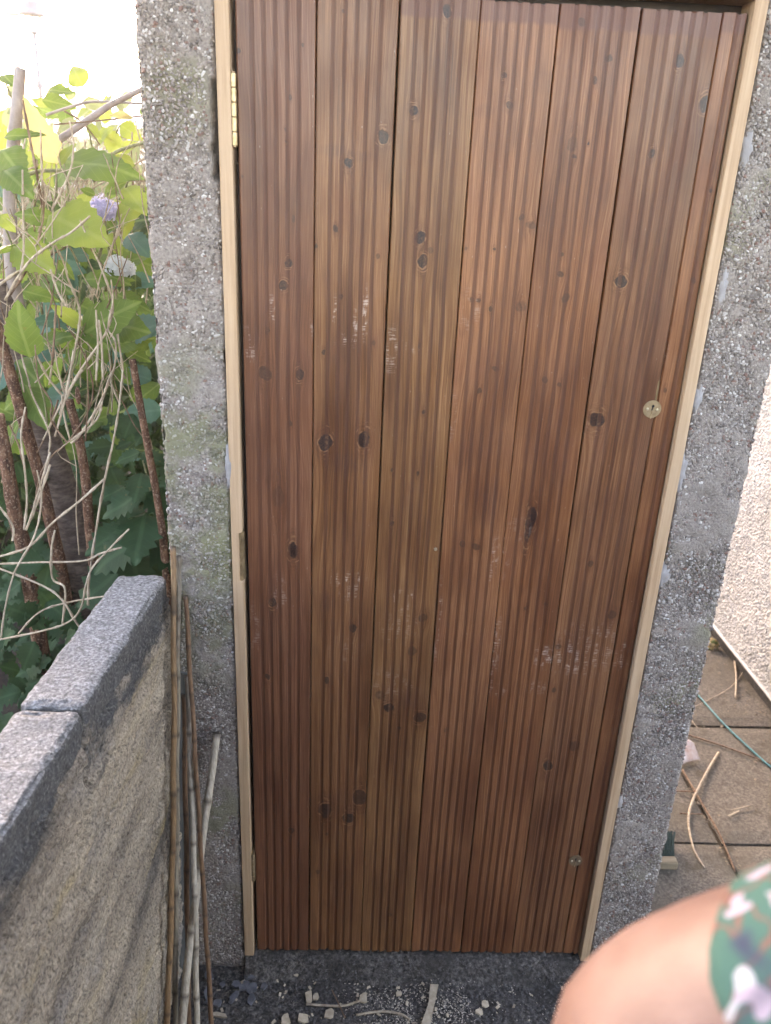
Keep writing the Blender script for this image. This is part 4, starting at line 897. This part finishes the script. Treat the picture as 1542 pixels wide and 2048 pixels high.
def fn_pale(g, n):
    cs = np.array([(-1.9, 4.0, 1.3, .7, .75), (-2.8, 4.4, 1.25, .8, .7), (-1.2, 4.2, 1.45, .5, .7), (-3.6, 4.2, 1.35, .7, .8), (-.5, 4.6, 1.5, .6, .7)])
    k = g.integers(0, len(cs), n); c = cs[k]; d = g.normal(size=(n, 3)); d /= np.linalg.norm(d, axis=1)[:, None]; r = g.random(n) ** .45
    P = c[:, :3] + d * r[:, None] * np.stack([c[:, 3], c[:, 3], c[:, 4]], 1); return P[P[:, 2] > .2]
leafcloud('far_shrubbery', 9000, fn_pale, .075, M['palefol'], 'pale sunlit shrubs beyond the garden hedge', 4)

# --- lamp post, far house
M['lamp'] = simple('grey_lamp_paint', (.13, .13, .16), (.17, .17, .20), 8, .5, .02)
def lamp_post(bx, by, hx, hy, Y, k, label):
    c = at(bx, by, Y); h = at(hx, hy, Y); x, y, b = c[0], c[1], h[2]
    lp = thing('lamp_post', label, 'lamp post', (x, y, .2), 'lamp posts against the sky')
    mb = MB(); mb.lathe([(.06 * k, .2), (.06 * k, .32), (.03 * k, .36), (.024 * k, .9), (.034 * k, .93), (.02 * k, 1.0), (.013 * k, b - .42 * k), (.024 * k, b - .40 * k), (.011 * k, b - .37 * k), (.010 * k, b - .09 * k)], (x, y, 0), 14); obj('post', mb, M['lamp'], lp, smooth=True)
    cap = obj('lantern_cap', MB().lathe([(.078 * k, b), (.076 * k, b + .012 * k), (.054 * k, b + .03 * k), (.048 * k, b + .065 * k), (.028 * k, b + .09 * k), (.018 * k, b + .1 * k), (.01 * k, b + .118 * k), (.002, b + .124 * k)], (x, y, 0), 12), M['lamp'], lp)
    for q in range(4):
        a = q * math.pi / 2 + .4; obj('lantern_bar', MB().tube([(x + .02 * k * math.cos(a), y + .02 * k * math.sin(a), b - .09 * k), (x + .05 * k * math.cos(a), y + .05 * k * math.sin(a), b + .001)], [.0028 * k] * 2, 4), M['lamp'], cap)
    obj('lantern_base', MB().lathe([(.01 * k, b - .11 * k), (.026 * k, b - .1 * k), (.026 * k, b - .088 * k), (.012 * k, b - .085 * k)], (x, y, 0), 12), M['lamp'], lp)
    for sg in (-1, 1):
        sp = [(x + sg * (.012 + .03 * math.cos(a) * (1 - a / 9)) * k, y, b - .19 * k + .035 * math.sin(a) * (1 - a / 9) * k) for a in np.linspace(0, 7, 20)]
        obj('scroll', MB().tube(sp, [.005 * k] * 20, 5), M['lamp'], lp)
lamp_post(84, 215, 76, 31, 4.6, 1.0, 'nearer garden lamp post with a bell-topped lantern against the sky')
lamp_post(46, 215, 21, 30, 7.2, .98, 'smaller farther lamp post at the far left edge')
M['farwall'] = simple('far_house_render', (.55, .54, .53), (.68, .67, .66), 3); M['farroof'] = simple('far_house_slates', (.30, .31, .34), (.42, .43, .46), 4); M['glass'] = simple('far_window_glass', (.05, .06, .07), (.09, .1, .11), 2, .2, .0)
fh = thing('bungalow', 'pale low house with grey roof beyond the garden', 'house', (-5.5, 19, .2))
obj('wall', MB().box((-9.5, 17, .2), (-1.0, 22, 2.5)), M['farwall'], fh)
rf = MB(); rf.add([(-9.8, 16.6, 2.45), (-.7, 16.6, 2.45), (-.7, 22.4, 2.45), (-9.8, 22.4, 2.45), (-8.8, 19.5, 3.35), (-1.7, 19.5, 3.35)], [(0, 1, 5, 4), (1, 2, 5), (2, 3, 4, 5), (3, 0, 4), (0, 3, 2, 1)]); obj('roof', rf, M['farroof'], fh)
for x in (-8.4, -6.2, -4.0, -2.4):
    wdw = obj('window', MB().box((x, 16.96, 1.1), (x + 1.1, 17.0, 2.1)), M['farwall'], fh); obj('pane', MB().box((x + .08, 16.94, 1.18), (x + 1.02, 16.958, 2.02)), M['glass'], wdw)

# ------------------------------------------------------------------ litter on the yard and patio
def lump(c, sx, sy, sz, seed, rz=0):
    g = np.random.default_rng(seed); V = ICO_V * (1 + g.uniform(-.25, .25, (len(ICO_V), 1))) * np.array([sx, sy, sz]); ca, sa = math.cos(rz), math.sin(rz)
    V = np.stack([V[:, 0] * ca - V[:, 1] * sa, V[:, 0] * sa + V[:, 1] * ca, V[:, 2]], 1) + np.array(c); return MB().add(V, [tuple(f) for f in ICO_F])
def flake(c, L, W, T, rz, seed):
    g = np.random.default_rng(seed); o = [(-L / 2 * g.uniform(.7, 1.1), -W / 2 * g.uniform(.6, 1)), (L / 2 * g.uniform(.1, .5), -W / 2 * g.uniform(.8, 1.2)), (L / 2 * g.uniform(.8, 1.1), -W / 2 * g.uniform(.1, .7)), (L / 2 * g.uniform(.5, 1), W / 2 * g.uniform(.6, 1.1)), (-L / 2 * g.uniform(.0, .4), W / 2 * g.uniform(.7, 1.1)), (-L / 2 * g.uniform(.8, 1.1), W / 2 * g.uniform(.2, .8))]; n = 6
    ca, sa = math.cos(rz), math.sin(rz); tl = g.uniform(-.25, .25)
    P = [(c[0] + a * ca - b * sa, c[1] + a * sa + b * ca, c[2] + a * tl) for a, b in o]
    V = [(x, y, z + T) for x, y, z in P] + [(x, y, z - .001) for x, y, z in P]
    return MB().add(V, [tuple(range(n)), tuple(range(2 * n - 1, n - 1, -1))] + [(i, n + i, n + (i + 1) % n, (i + 1) % n) for i in range(n)])
chips = [(501, 1999, 8, 20, 'pale wood chip on dark soil close to the canes'), (618, 1994, 14, 26, 'longest pale wood chip below the second board'), (727, 1997, 18, 20, 'wood chip beside the crossed twigs'), (592, 1951, 12, 6, 'small wood chip close to the threshold at left'), (798, 1988, 12, 9, 'small wood chip midway under the door'), (660, 2028, 20, 18, 'wood chip lying in front of the crossed twigs'), (606, 2037, 22, 18, 'right one of two chips at the bottom edge of the photo'), (572, 2040, 20, 20, 'left one of two chips at the bottom edge of the photo'), (970, 2008, 16, 12, 'upper chip of the pair near the sawdust'), (958, 2024, 16, 10, 'lower chip of the pair near the sawdust'), (632, 1995, 12, 12, 'small chip touching the longest wood chip'), (440, 2031, 40, 8, 'flat pale splinter lying behind the cane foot'), (810, 1953, 8, 10, 'tiny wood chip right at the threshold')]
for q, (px, py, w_, h_, lab) in enumerate(chips):
    c = onz(px, py, GZ + .004); s = np.linalg.norm(c - CAM) / FPX
    o = obj('wood_chip', flake(c, w_ * s * .8, h_ * s * 1.0, .0035, .2 * math.sin(q * 2.1), q), M['chip'], loc=tuple(c)); tag(o, lab, 'wood chip', 'wood chips before the door')
c = onz(862, 2010, GZ + .003); ax = onz(868, 1972, GZ + .003); bx = onz(848, 2060, GZ + .003)
V = [tuple(ax + np.array([-.009, 0, .002])), tuple(ax + np.array([.010, 0, .002])), tuple(c + np.array([.008, 0, .003])), tuple(bx + np.array([.012, 0, .002])), tuple(bx + np.array([-.010, 0, .002])), tuple(c + np.array([-.006, 0, .003]))]
V2 = [(x, y, z + .004) for x, y, z in V]
tag(obj('wood_offcut', MB().add(V2 + V, [(0, 5, 4, 3, 2, 1)] + [(i, (i + 1) % 6, 6 + (i + 1) % 6, 6 + i) for i in range(6)]), M['chip'], loc=tuple(c)), 'long pale strip of wood pointing away from the door', 'offcut')
for q, (pts, mat, lab) in enumerate([([(612, 2008), (680, 2012), (718, 2002)], 'twig', 'straight pale twig lying under the thin dark twig'), ([(664, 1980), (676, 2005), (690, 2035)], 'twigdark', 'thin dark twig crossing the straight pale twig'), ([(712, 2030), (760, 2023), (800, 2028), (820, 2040)], 'twig', 'curved dry twig on the dark yard')]):
    P = spline([onz(x, y, GZ + .006 + .003 * (q == 1)) for x, y in pts], 5); tag(obj('twig', MB().tube(P, [.0028 if q != 1 else .0017] * len(P), 6), M[mat], loc=tuple(P[0]), smooth=True), lab, 'twig', 'twigs before the door')
g_ = np.random.default_rng(31)
for q in range(22):
    px, py = g_.uniform(412, 545), g_.uniform(1905, 2010); c = onz(px, py, GZ + .004)
    if c[1] > -.03: continue
    tag(obj('slate_chip', flake(c, g_.uniform(.012, .034), g_.uniform(.010, .022), .005, g_.uniform(0, 3), 100 + q), M['slate'], loc=tuple(c)), 'small grey slate fragment on dark soil near the cane feet', 'slate chip', 'slate fragments near the cane feet')
def flakes_stuff(name, C, smin, smax, mat, label, seed):
    g = np.random.default_rng(seed); n = len(C); T = np.array([(-.5, -.3, 0), (.5, -.25, 0), (.45, .3, .15), (-.5, .25, .1)]); s = g.uniform(smin, smax, n); a = g.uniform(0, 6.283, n)
    V = T[None] * s[:, None, None]; ca, sa = np.cos(a)[:, None], np.sin(a)[:, None]; V = np.stack([V[:, :, 0] * ca - V[:, :, 1] * sa, V[:, :, 0] * sa + V[:, :, 1] * ca, V[:, :, 2] * g.uniform(.3, 2, n)[:, None]], 2) + C[:, None, :]
    me = bpy.data.meshes.new(name); me.from_pydata(V.reshape(-1, 3).tolist(), [], (np.array([[0, 1, 2, 3]]) + 4 * np.arange(n)[:, None]).tolist()); me.update()
    return tag(obj(name, me, mat), label, kind='stuff')
n = 90000; P = np.stack([g_.uniform(-.2, .72, n), g_.uniform(-.62, -.02, n), np.zeros(n)], 1)
dens = .5 * np.clip((P[:, 0] + .02) / .25, .03, 1) * np.clip(fnoise(P, 9, 61, 3) * 1.8 + .55, .02, 1); P = P[g_.random(n) < dens]; P[:, 2] = yz(P) + .0025
flakes_stuff('sawdust', P, .0012, .0042, M['sawdust'], 'pale sawdust strewn over the dark yard', 5)
n = 5200; P = np.stack([g_.uniform(-.34, .72, n), g_.uniform(-.5, -.004, n), np.zeros(n)], 1); P[:, 2] = np.maximum(yz(P), -.013 - .75 * np.abs(P[:, 1] + .006)) + .0012
pebbles('grit', P, (0, 0, 1), .0008, .0032, simple('dark_grit', (.03, .028, .027), (.17, .16, .15), 160, .9), gritroot := thing('yard_grit', None, None, (0, 0, 0)), flat=.7, seed=12)
tag(gritroot, 'dark grit and crumbs strewn along the threshold', kind='stuff')
n = 420; P = np.stack([g_.uniform(-.3, .7, n), g_.uniform(-.5, -.03, n), np.zeros(n)], 1); P[:, 2] = yz(P) + .003
flakes_stuff('wood_splinters', P[g_.random(n) < .75], .003, .011, M['chip'], 'fine pale wood splinters littering the dark yard', 9)
# patio litter
tl = [([(1446, 1232), (1462, 1290), (1472, 1345), (1471, 1396)], .004, 'twig', 'bent bare stick near the cream wall'), ([(1376, 1470), (1440, 1490), (1545, 1528)], .0032, 'twigdark', 'long straight twig lying under the teal rope'), ([(1437, 1505), (1405, 1560), (1378, 1625), (1385, 1690), (1408, 1735)], .0042, 'twig', 'long curved pale stick beside the brush'), ([(1365, 1540), (1400, 1600), (1440, 1670), (1470, 1742)], .0036, 'twigdark', 'dark stick lying along the slab joint'), ([(1494, 1330), (1460, 1375), (1380, 1418)], .0014, 'twig', 'thin straw running toward the pier'), ([(1382, 1438), (1396, 1455), (1420, 1457)], .0014, 'twig', 'small hooked straw close to the pier'), ([(1350, 1582), (1392, 1583)], .0026, 'twigdark', 'short twig across the slab joint'), ([(1360, 1627), (1405, 1628)], .0022, 'twigdark', 'short dark twig crossing the curved stick'), ([(1463, 1620), (1500, 1612)], .0022, 'twig', 'short twig lying alone on the slab'), ([(1457, 1632), (1478, 1622)], .0024, 'chip', 'short white splinter on the slab')]
PZ = GZ + .016
for pts, r, mat, lab in tl:
    P = spline([onz(x, y, PZ + r) for x, y in pts], 6); tag(obj('twig', MB().tube(P, [r * lerp(1, .7, k / len(P)) for k in range(len(P))], 6, True, .08), M[mat], loc=tuple(P[0]), smooth=True), lab, 'twig', 'twigs on the patio')
t = NT('teal_plastic_cord'); M['cord'] = t.out(t.ramp(t.noise(t.pos(), 90, 2), [(.3, (.03, .15, .16)), (.7, (.06, .24, .25))]), .45)
P = spline([onz(x, y, PZ + .004) for x, y in ((1384, 1377), (1412, 1408), (1450, 1450), (1500, 1497), (1548, 1538), (1600, 1560))], 6)
tag(obj('plastic_rope', MB().tube(P, [.0036] * len(P), 7), M['cord'], loc=tuple(P[0]), smooth=True), 'teal plastic rope stretched across the patio', 'rope')
c = onz(1425, 1285, PZ + .02); df = thing('dried_flower', 'yellowish dried flower clump on the patio near the cream wall', 'dried flower', (c[0], c[1], PZ)); g = np.random.default_rng(3)
M['dryfl'] = simple('dried_petals', (.22, .13, .05), (.48, .36, .16), 60)
for k in range(46):
    d = Vector(g.normal(size=3)).normalized(); d.z = abs(d.z); p = Vector(c) + d * .022 - Vector((0, 0, .014)); u = d.orthogonal().normalized() * .012; v = d.cross(u)
    obj('petal', MB().add([p - u * .6, p + v * .7 + d * .004, p + u + d * .008, p - v * .8], [(0, 1, 2, 3)]), M['dryfl'] if k % 4 else M['palefol'], df)
# brush head
M['bristle'] = simple('dark_green_bristles', (.008, .022, .018), (.02, .05, .04), 200, .6); M['brushwood'] = simple('weathered_brush_stock', (.16, .13, .085), (.28, .23, .16), 60, .8, .3, .003, (.1, 1, 1))
b0 = onz(1312, 1738, PZ); b1 = onz(1353, 1735, PZ); bh = thing('brush_head', 'brush head with green bristles lying by the pier foot', 'brush', tuple(b0))
dx = b1 - b0; Lb = .11; ux = np.array([1, 0, 0.])
obj('stock', MB().box((b1[0] - Lb, b0[1] - .004, PZ), (b1[0], b0[1] + .026, PZ + .024)), M['brushwood'], bh, bevel=.006)
for k in range(24):
    for r_ in range(3):
        x = b1[0] - .004 - (Lb - .012) * k / 23; y = b0[1] + .027; z = PZ + .006 + .006 * r_; sp_ = (k - 4) / 23 * -.03 + .018
        obj('bristle_tuft', MB().tube([(x, y - .003, z), (x + sp_ * .4 + g.uniform(-.002, .002), y + .035, z + .006 + .004 * r_), (x + sp_ + g.uniform(-.005, .005), y + .068 + g.uniform(-.006, .006), z + .010 + .008 * r_)], [.0018, .0026, .003], 5), M['bristle'], bh)
# plastic scoop scrap
q0, q1, q2, q3 = onz(1352, 1534, PZ), onz(1400, 1520, PZ), onz(1388, 1488, PZ + .03), onz(1350, 1486, PZ + .03)
n = 10; V = []
for j in range(n):
    for i in range(n):
        u, v = i / (n - 1), j / (n - 1); p = (q0 * (1 - u) + q1 * u) * (1 - v) + (q3 * (1 - u) + q2 * u) * v; p = p + np.array([0, 0, .018 * math.sin(math.pi * u) * (.4 + .6 * v) + .002]); V.append(p)
for j in range(n):
    for i in range(n): V.append(V[j * n + i] - np.array([0, 0, .003]))
F = [(j * n + i, j * n + i + 1, (j + 1) * n + i + 1, (j + 1) * n + i) for j in range(n - 1) for i in range(n - 1)]; F += [tuple(n * n + k for k in f[::-1]) for f in F]
per = list(range(n)) + [q * n + n - 1 for q in range(1, n)] + [(n - 1) * n + k for k in range(n - 2, -1, -1)] + [q * n for q in range(n - 2, 0, -1)]
F += [(per[k], n * n + per[k], n * n + per[(k + 1) % len(per)], per[(k + 1) % len(per)]) for k in range(len(per))]
t = NT('scuffed_white_plastic'); M['scoop'] = t.out(t.ramp(t.noise(t.pos(), 26, 3), [(.35, (.50, .33, .27)), (.55, (.62, .55, .53)), (.75, (.70, .69, .70))]), .35)
tag(obj('plastic_scoop', MB().add(V, F), M['scoop'], loc=tuple(q0), smooth=True), 'scuffed white plastic scoop lying against the pier', 'scoop')
n = 6000; g_ = np.random.default_rng(37); P = np.stack([g_.uniform(.72, 1.49, n), g_.uniform(-.1, 2.4, n), np.zeros(n) + PZ + .001], 1)
dens = .25 * np.clip(fnoise(P, 5, 44, 3) * 1.5 + .4, .02, 1) + .8 * (np.abs(P[:, 0] - 1.0715) < .02) + .5 * (P[:, 0] > 1.40); P = P[g_.random(n) < dens]
flakes_stuff('patio_debris', P, .003, .012, simple('plant_debris', (.05, .035, .022), (.24, .19, .13), 90), 'dead plant scraps scattered over the patio slabs', 6)

# ------------------------------------------------------------------ the person whose arm shows at the lower right
def skin_body(name, nodes, edges, mat, parent, sub=2, root=0):
    me = bpy.data.meshes.new(name); off = wloc(parent)
    me.from_pydata([tuple(Vector(p) - off) for p, r in nodes], edges, []); me.update()
    o = bpy.data.objects.new(name, me); COL.objects.link(o); o.parent = parent; me.materials.append(mat)
    md = o.modifiers.new('skin', 'SKIN'); md.use_smooth_shade = True
    for k, (p, r) in enumerate(nodes):
        rr = r if hasattr(r, '__len__') else (r, r); me.skin_vertices[0].data[k].radius = rr
    me.skin_vertices[0].data[root].use_root = True
    s_ = o.modifiers.new('sub', 'SUBSURF'); s_.levels = sub; s_.render_levels = sub
    return o
def camp(px, py, d): return CAM + (RC @ np.array([(px - 771) / FPX, (py - 1024) / FPX, 1.0])) * d
t = NT('skin'); p = t.pos(); nn = t.noise(p, 26, 4); n2 = t.noise(p, 380, 3)
col = t.ramp(nn, [(.3, (.15, .080, .061)), (.55, (.188, .106, .083)), (.75, (.215, .13, .105))])
b_ = t.n('BsdfPrincipled', {'Base Color': col, 'Roughness': .5, 'Subsurface Weight': .12, 'Subsurface Radius': (.012, .005, .003), 'Normal': t.bump(n2, .25, .001)}); t.n('OutputMaterial', {'Surface': b_.outputs[0]}); M['skin'] = t.mat
t = NT('patterned_shirt'); p = t.obj(); d_ = t.vmath('ADD', p, t.scale(t.n('TexNoise', {'Vector': p, 'Scale': 9, 'Detail': 3}).outputs['Color'], .06, .06, .06))
a1, a2, a3, a4 = (t.noise(t.vmath('ADD', d_, o_), s_, 2) for o_, s_ in (((0, 0, 0), 34), ((3, 1, 2), 36), ((7, 4, 1), 40), ((2, 8, 5), 22)))
col = t.mix(t.mrange(a4, .52, .56), (.038, .10, .082), (.055, .125, .105)); col = t.mix(t.mrange(t.math('ABSOLUTE', t.math('SUBTRACT', a1, .5)), .026, .012), col, (.14, .075, .062)); col = t.mix(t.mrange(a2, .68, .70), col, (.34, .35, .37)); col = t.mix(t.mrange(a3, .61, .63), col, (.30, .25, .30)); col = t.mix(t.mrange(t.noise(t.vmath('ADD', d_, (5, 5, 9)), 14, 2), .66, .69), col, (.035, .038, .07))
M['shirt'] = t.out(col, .85, t.bump(t.noise(p, 900, 2), .2, .001), spec=.2)
M['shorts'] = simple('navy_cotton', (.02, .022, .035), (.035, .038, .055), 60, .9); M['hair'] = simple('dark_hair', (.018, .012, .008), (.05, .035, .025), 300, .5, .4, .002, (1, 1, .2)); M['shoe'] = simple('dark_shoe', (.02, .02, .02), (.05, .05, .05), 40)
elbow = camp(1225, 2120, .385); _s0 = camp(1950, 2020, .30); hem = elbow + (_s0 - elbow) * .66; should = elbow + (_s0 - elbow) * 1.65
wrist = elbow + np.array([.10, -.10, -.20]); palm = wrist + np.array([.035, -.02, -.05])
chest = should + np.array([.17, .0, -.02]); neck = chest + np.array([.0, .03, .15]); headc = neck + np.array([0, .03, .15]); shR = should + np.array([.34, .0, .0])
belly = chest + np.array([.0, -.02, -.22]); pelvis = belly + np.array([.0, -.01, -.2])
mid = lambda a, b, k: a + (b - a) * k
hipL, hipR = pelvis + np.array([-.09, 0, -.05]), pelvis + np.array([.09, 0, -.05])
kneeL, kneeR = np.array([hipL[0], pelvis[1] + .02, .45]), np.array([hipR[0], pelvis[1], .45])
ankL, ankR = np.array([hipL[0], pelvis[1] - .05, .035]), np.array([hipR[0], pelvis[1] - .07, .035])
toeL, toeR = ankL + np.array([-.01, .16, -.05]), ankR + np.array([.01, .16, -.05])
elR = shR + np.array([.05, -.02, -.28]); wrR = elR + np.array([.0, .08, -.22]); paR = wrR + np.array([-.01, .02, -.07])
per_ = thing('person', 'person in a green patterned short-sleeved shirt reaching a bare arm into view', 'person', (float(pelvis[0]) + .05, float(pelvis[1]), GZ))
nodes = [(pelvis, (.13, .10)), (belly, (.135, .105)), (chest, (.15, .11)), (neck, .052), (mid(neck, headc, .45), .05), (headc + np.array([-.005, 0, -.02]), (.072, .08)), (headc + np.array([0, 0, .07]), (.07, .078)),
         (should, .064), (mid(should, hem, .6), .064), (hem, .0645), (mid(hem, elbow, .5), .062), (elbow, .054), (mid(elbow, wrist, .35), .048), (mid(elbow, wrist, .7), .036), (wrist, (.03, .022)), (palm, (.042, .016)),
         (shR, .058), (elR, .043), (wrR, (.03, .022)), (paR, (.04, .016)), (hipL, .088), (kneeL, .058), (mid(kneeL, ankL, .35), .056), (ankL, .038), (toeL, .03), (hipR, .088), (kneeR, .058), (mid(kneeR, ankR, .35), .056), (ankR, .038), (toeR, .03)]
edges = [(0, 1), (1, 2), (2, 3), (3, 4), (4, 5), (5, 6), (2, 7), (7, 8), (8, 9), (9, 10), (10, 11), (11, 12), (12, 13), (13, 14), (14, 15), (2, 16), (16, 17), (17, 18), (18, 19), (0, 20), (20, 21), (21, 22), (22, 23), (23, 24), (0, 25), (25, 26), (26, 27), (27, 28), (28, 29)]
def fingers(pl, wr, nodes, edges, ip, up):
    d = pl - wr; d = d / np.linalg.norm(d); s = np.cross(d, up); s /= np.linalg.norm(s); u = np.cross(s, d)
    for k, (o_, L) in enumerate(((-.030, .062), (-.010, .075), (.011, .070), (.030, .055))):
        b = len(nodes); p0 = pl + s * o_ + d * .022
        nodes += [(p0, .0095), (p0 + d * L * .45 - u * .006, .0088), (p0 + d * L * .75 - u * .022, .0082), (p0 + d * L * .85 - u * .042, .0072)]; edges += [(ip, b), (b, b + 1), (b + 1, b + 2), (b + 2, b + 3)]
    b = len(nodes); p0 = pl - d * .022 - s * .036
    nodes += [(p0, .011), (p0 - s * .022 + d * .022 - u * .008, .0105), (p0 - s * .026 + d * .05 - u * .016, .0088)]; edges += [(ip, b), (b, b + 1), (b + 1, b + 2)]
fingers(palm, wrist, nodes, edges, 15, np.array([-.9, .3, .0])); fingers(paR, wrR, nodes, edges, 19, np.array([-.8, .5, .0]))
skin_body('body', nodes, edges, M['skin'], per_)
# shirt torso + open sleeve tubes
skin_body('shirt', [(mid(belly, pelvis, .8), (.152, .122)), (belly, (.156, .125)), (chest, (.172, .132)), (mid(chest, neck, .72), .082), (should, .082), (mid(should, hem, .6), .0785), (shR, .082), (mid(shR, elR, .25), .072)],
          [(0, 1), (1, 2), (2, 3), (2, 4), (4, 5), (2, 6), (6, 7)], M['shirt'], per_, 2, 1)
def sleeve(a, b, r0, r1, seed, tilt=0):
    n, m = 40, 26; a, b = Vector(a), Vector(b); ax = (b - a).normalized(); u = ax.orthogonal().normalized(); v = ax.cross(u); V = []
    for lay in (0, 1):
        for j in range(m):
            tt = j / (m - 1); r = lerp(r0, r1, tt)
            for k in range(n):
                an = 2 * math.pi * k / n; rr = r * (1 + .035 * math.sin(3 * an + seed + tt * 4) * tt + .02 * math.sin(7 * an + tt * 9) * (1 - tt) + .012 * math.sin(tt * 22 + 2 * an)) - .0025 * lay
                rd = (u * math.cos(an) + v * math.sin(an)) * rr; V.append(a + ax * ((b - a).length * tt + .004 * math.sin(an * 2 + seed) * tt + tilt * tt ** 3 * math.exp(-((rd.dot(Vector(RC[:, 1])) / rr + .6) / .3) ** 2)) + rd)
    F = []
    for lay in (0, 1):
        for j in range(m - 1):
            for k in range(n):
                q = (lay * m * n + j * n + k, lay * m * n + j * n + (k + 1) % n, lay * m * n + (j + 1) * n + (k + 1) % n, lay * m * n + (j + 1) * n + k); F.append(q if lay == 0 else q[::-1])
    F += [((m - 1) * n + k, (m - 1) * n + (k + 1) % n, 2 * m * n - n + (k + 1) % n, 2 * m * n - n + k) for k in range(n)]
    return MB().add(V, F)
obj('sleeve', sleeve(mid(should, hem, .05), hem, .072, .0660, 1, .012), M['shirt'], per_, smooth=True)
obj('sleeve', sleeve(shR, mid(shR, elR, .6), .07, .06, 2), M['shirt'], per_, smooth=True)
skin_body('shorts', [(pelvis + np.array([0, 0, .03]), (.15, .115)), (hipL, .10), (mid(hipL, kneeL, .75), .085), (hipR, .10), (mid(hipR, kneeR, .75), .085)], [(0, 1), (1, 2), (0, 3), (3, 4)], M['shorts'], per_)
for an, to in ((ankL, toeL), (ankR, toeR)): skin_body('shoe', [(an + np.array([0, -.04, -.045]), .036), (mid(an, to, .5) + np.array([0, 0, -.02]), (.045, .036)), (to, (.04, .026))], [(0, 1), (1, 2)], M['shoe'], per_, 2, 1)
hb = headc + np.array([0, -.02, .03])
V = [(hb[0] + x * .098, hb[1] + y * .108, hb[2] + z * .122) for x, y, z in ICO_V]; hm = obj('hair', MB().add([(x, y, max(z, hb[2] + .02) if y > hb[1] + .03 else z) for x, y, z in V], [tuple(f) for f in ICO_F]), M['hair'], per_, smooth=True)
s_ = hm.modifiers.new('sub', 'SUBSURF'); s_.levels = 2; s_.render_levels = 2
fx = headc + np.array([0, .075, -.005])
obj('nose', lump(fx + np.array([0, .008, -.018]), .011, .016, .018, 1), M['skin'], per_, smooth=True)
for s in (-1, 1):
    obj('eye', lump(fx + np.array([.031 * s, -.004, .012]), .012, .008, .008, 2), simple('eye', (.6, .58, .55), (.7, .68, .66), 10, .2, 0), per_, smooth=True)
    obj('ear', lump(headc + np.array([.083 * s, -.005, -.005]), .008, .018, .028, 3), M['skin'], per_, smooth=True)
obj('mouth', lump(fx + np.array([0, -.004, -.052]), .022, .006, .006, 4), simple('lips', (.35, .15, .12), (.4, .18, .15), 20, .5, 0), per_, smooth=True)

# ------------------------------------------------------------------ unseen dark fence, added to keep light off the lower door
fe = thing('added_fence', 'unseen dark board fence added to shade the lower door', 'fence', (0, -1.80, GZ))
M['fence'] = simple('dark_fence_stain', (.022, .016, .012), (.045, .033, .025), 40, .8, .3, .003, (1, 1, .06))
for k in range(24):
    x = -1.3 + k * .122; y = -1.80 + .014 * (k % 2)
    obj('board', MB().box((x, y, GZ - .02), (x + .135, y + .012, 1.50 + .01 * math.sin(k * 3.1))), M['fence'], fe)
for x in (-1.25, .1, 1.5): obj('post', MB().box((x, -1.91, GZ - .03), (x + .09, -1.805, 1.45)), M['fence'], fe)
for z in (.4, 1.2): obj('rail', MB().box((-1.3, -1.805, z), (1.63, -1.8005, z + .08)), M['fence'], fe)

# ------------------------------------------------------------------ unseen tree, added to cut the light from overhead
tr = thing('added_tree', 'unseen spreading tree added to shade the yard from above', 'tree', (.9, -2.5, GZ))
tk = spline([(.9, -2.5, GZ - .03), (.86, -2.45, 1.2), (.6, -2.2, 2.4), (.3, -1.7, 3.5)], 6)
obj('trunk', MB().tube(tk, [lerp(.13, .04, k / len(tk)) for k in range(len(tk))], 12, True, .04), M['barkgrey'], tr, smooth=True)
for (a, b) in (((.6, -2.2, 2.4), (-1.0, -1.3, 3.5)), ((.6, -2.2, 2.4), (1.7, -1.2, 3.5)), ((.4, -1.9, 3.0), (-.3, -.5, 3.6)), ((.5, -2.1, 2.7), (.9, -3.1, 3.7))):
    m_ = (np.array(a) + np.array(b)) / 2 + np.array([0, 0, .15]); P = spline([a, m_, b], 6); obj('branch', MB().tube(P, [lerp(.05, .012, k / len(P)) for k in range(len(P))], 8), M['barkgrey'], tr, smooth=True)
g = np.random.default_rng(91); n = 4600; d = g.normal(size=(n, 3)); d /= np.linalg.norm(d, axis=1)[:, None]; C = np.array([.2, -1.5, 3.6]) + d * (g.random(n) ** .4)[:, None] * np.array([2.1, 1.65, .85])
T = np.array([(-.32, .0, .0), (0, -.5, .05), (.32, 0, 0), (0, .55, -.05)]); sz = g.uniform(.07, .13, n); q, _ = np.linalg.qr(g.normal(size=(n, 3, 3))); V = np.einsum('nij,vj->nvi', q, T) * sz[:, None, None] + C[:, None, :] - np.array(wloc(tr))
me = bpy.data.meshes.new('crown'); me.from_pydata(V.reshape(-1, 3).tolist(), [], (np.array([[0, 1, 2, 3]]) + 4 * np.arange(n)[:, None]).tolist()); me.update()
o = obj('crown', me, M['hedge'], tr); o['kind'] = 'stuff'

# ------------------------------------------------------------------ bright haze added to imitate the lens glare that washes out the garden
hz_m = bpy.data.materials.new('haze'); hz_m.use_nodes = True; hn = hz_m.node_tree; hn.nodes.clear()
pv = hn.nodes.new('ShaderNodeVolumePrincipled'); pv.inputs['Density'].default_value = .007; pv.inputs['Color'].default_value = (.95, .96, 1, 1); pv.inputs['Anisotropy'].default_value = .78
ho = hn.nodes.new('ShaderNodeOutputMaterial'); hn.links.new(pv.outputs[0], ho.inputs['Volume'])
tag(obj('haze', MB().box((-92, -92, -1.1), (92, 92, 5.2)), hz_m), 'thin added haze imitating lens glare over the garden', kind='stuff')
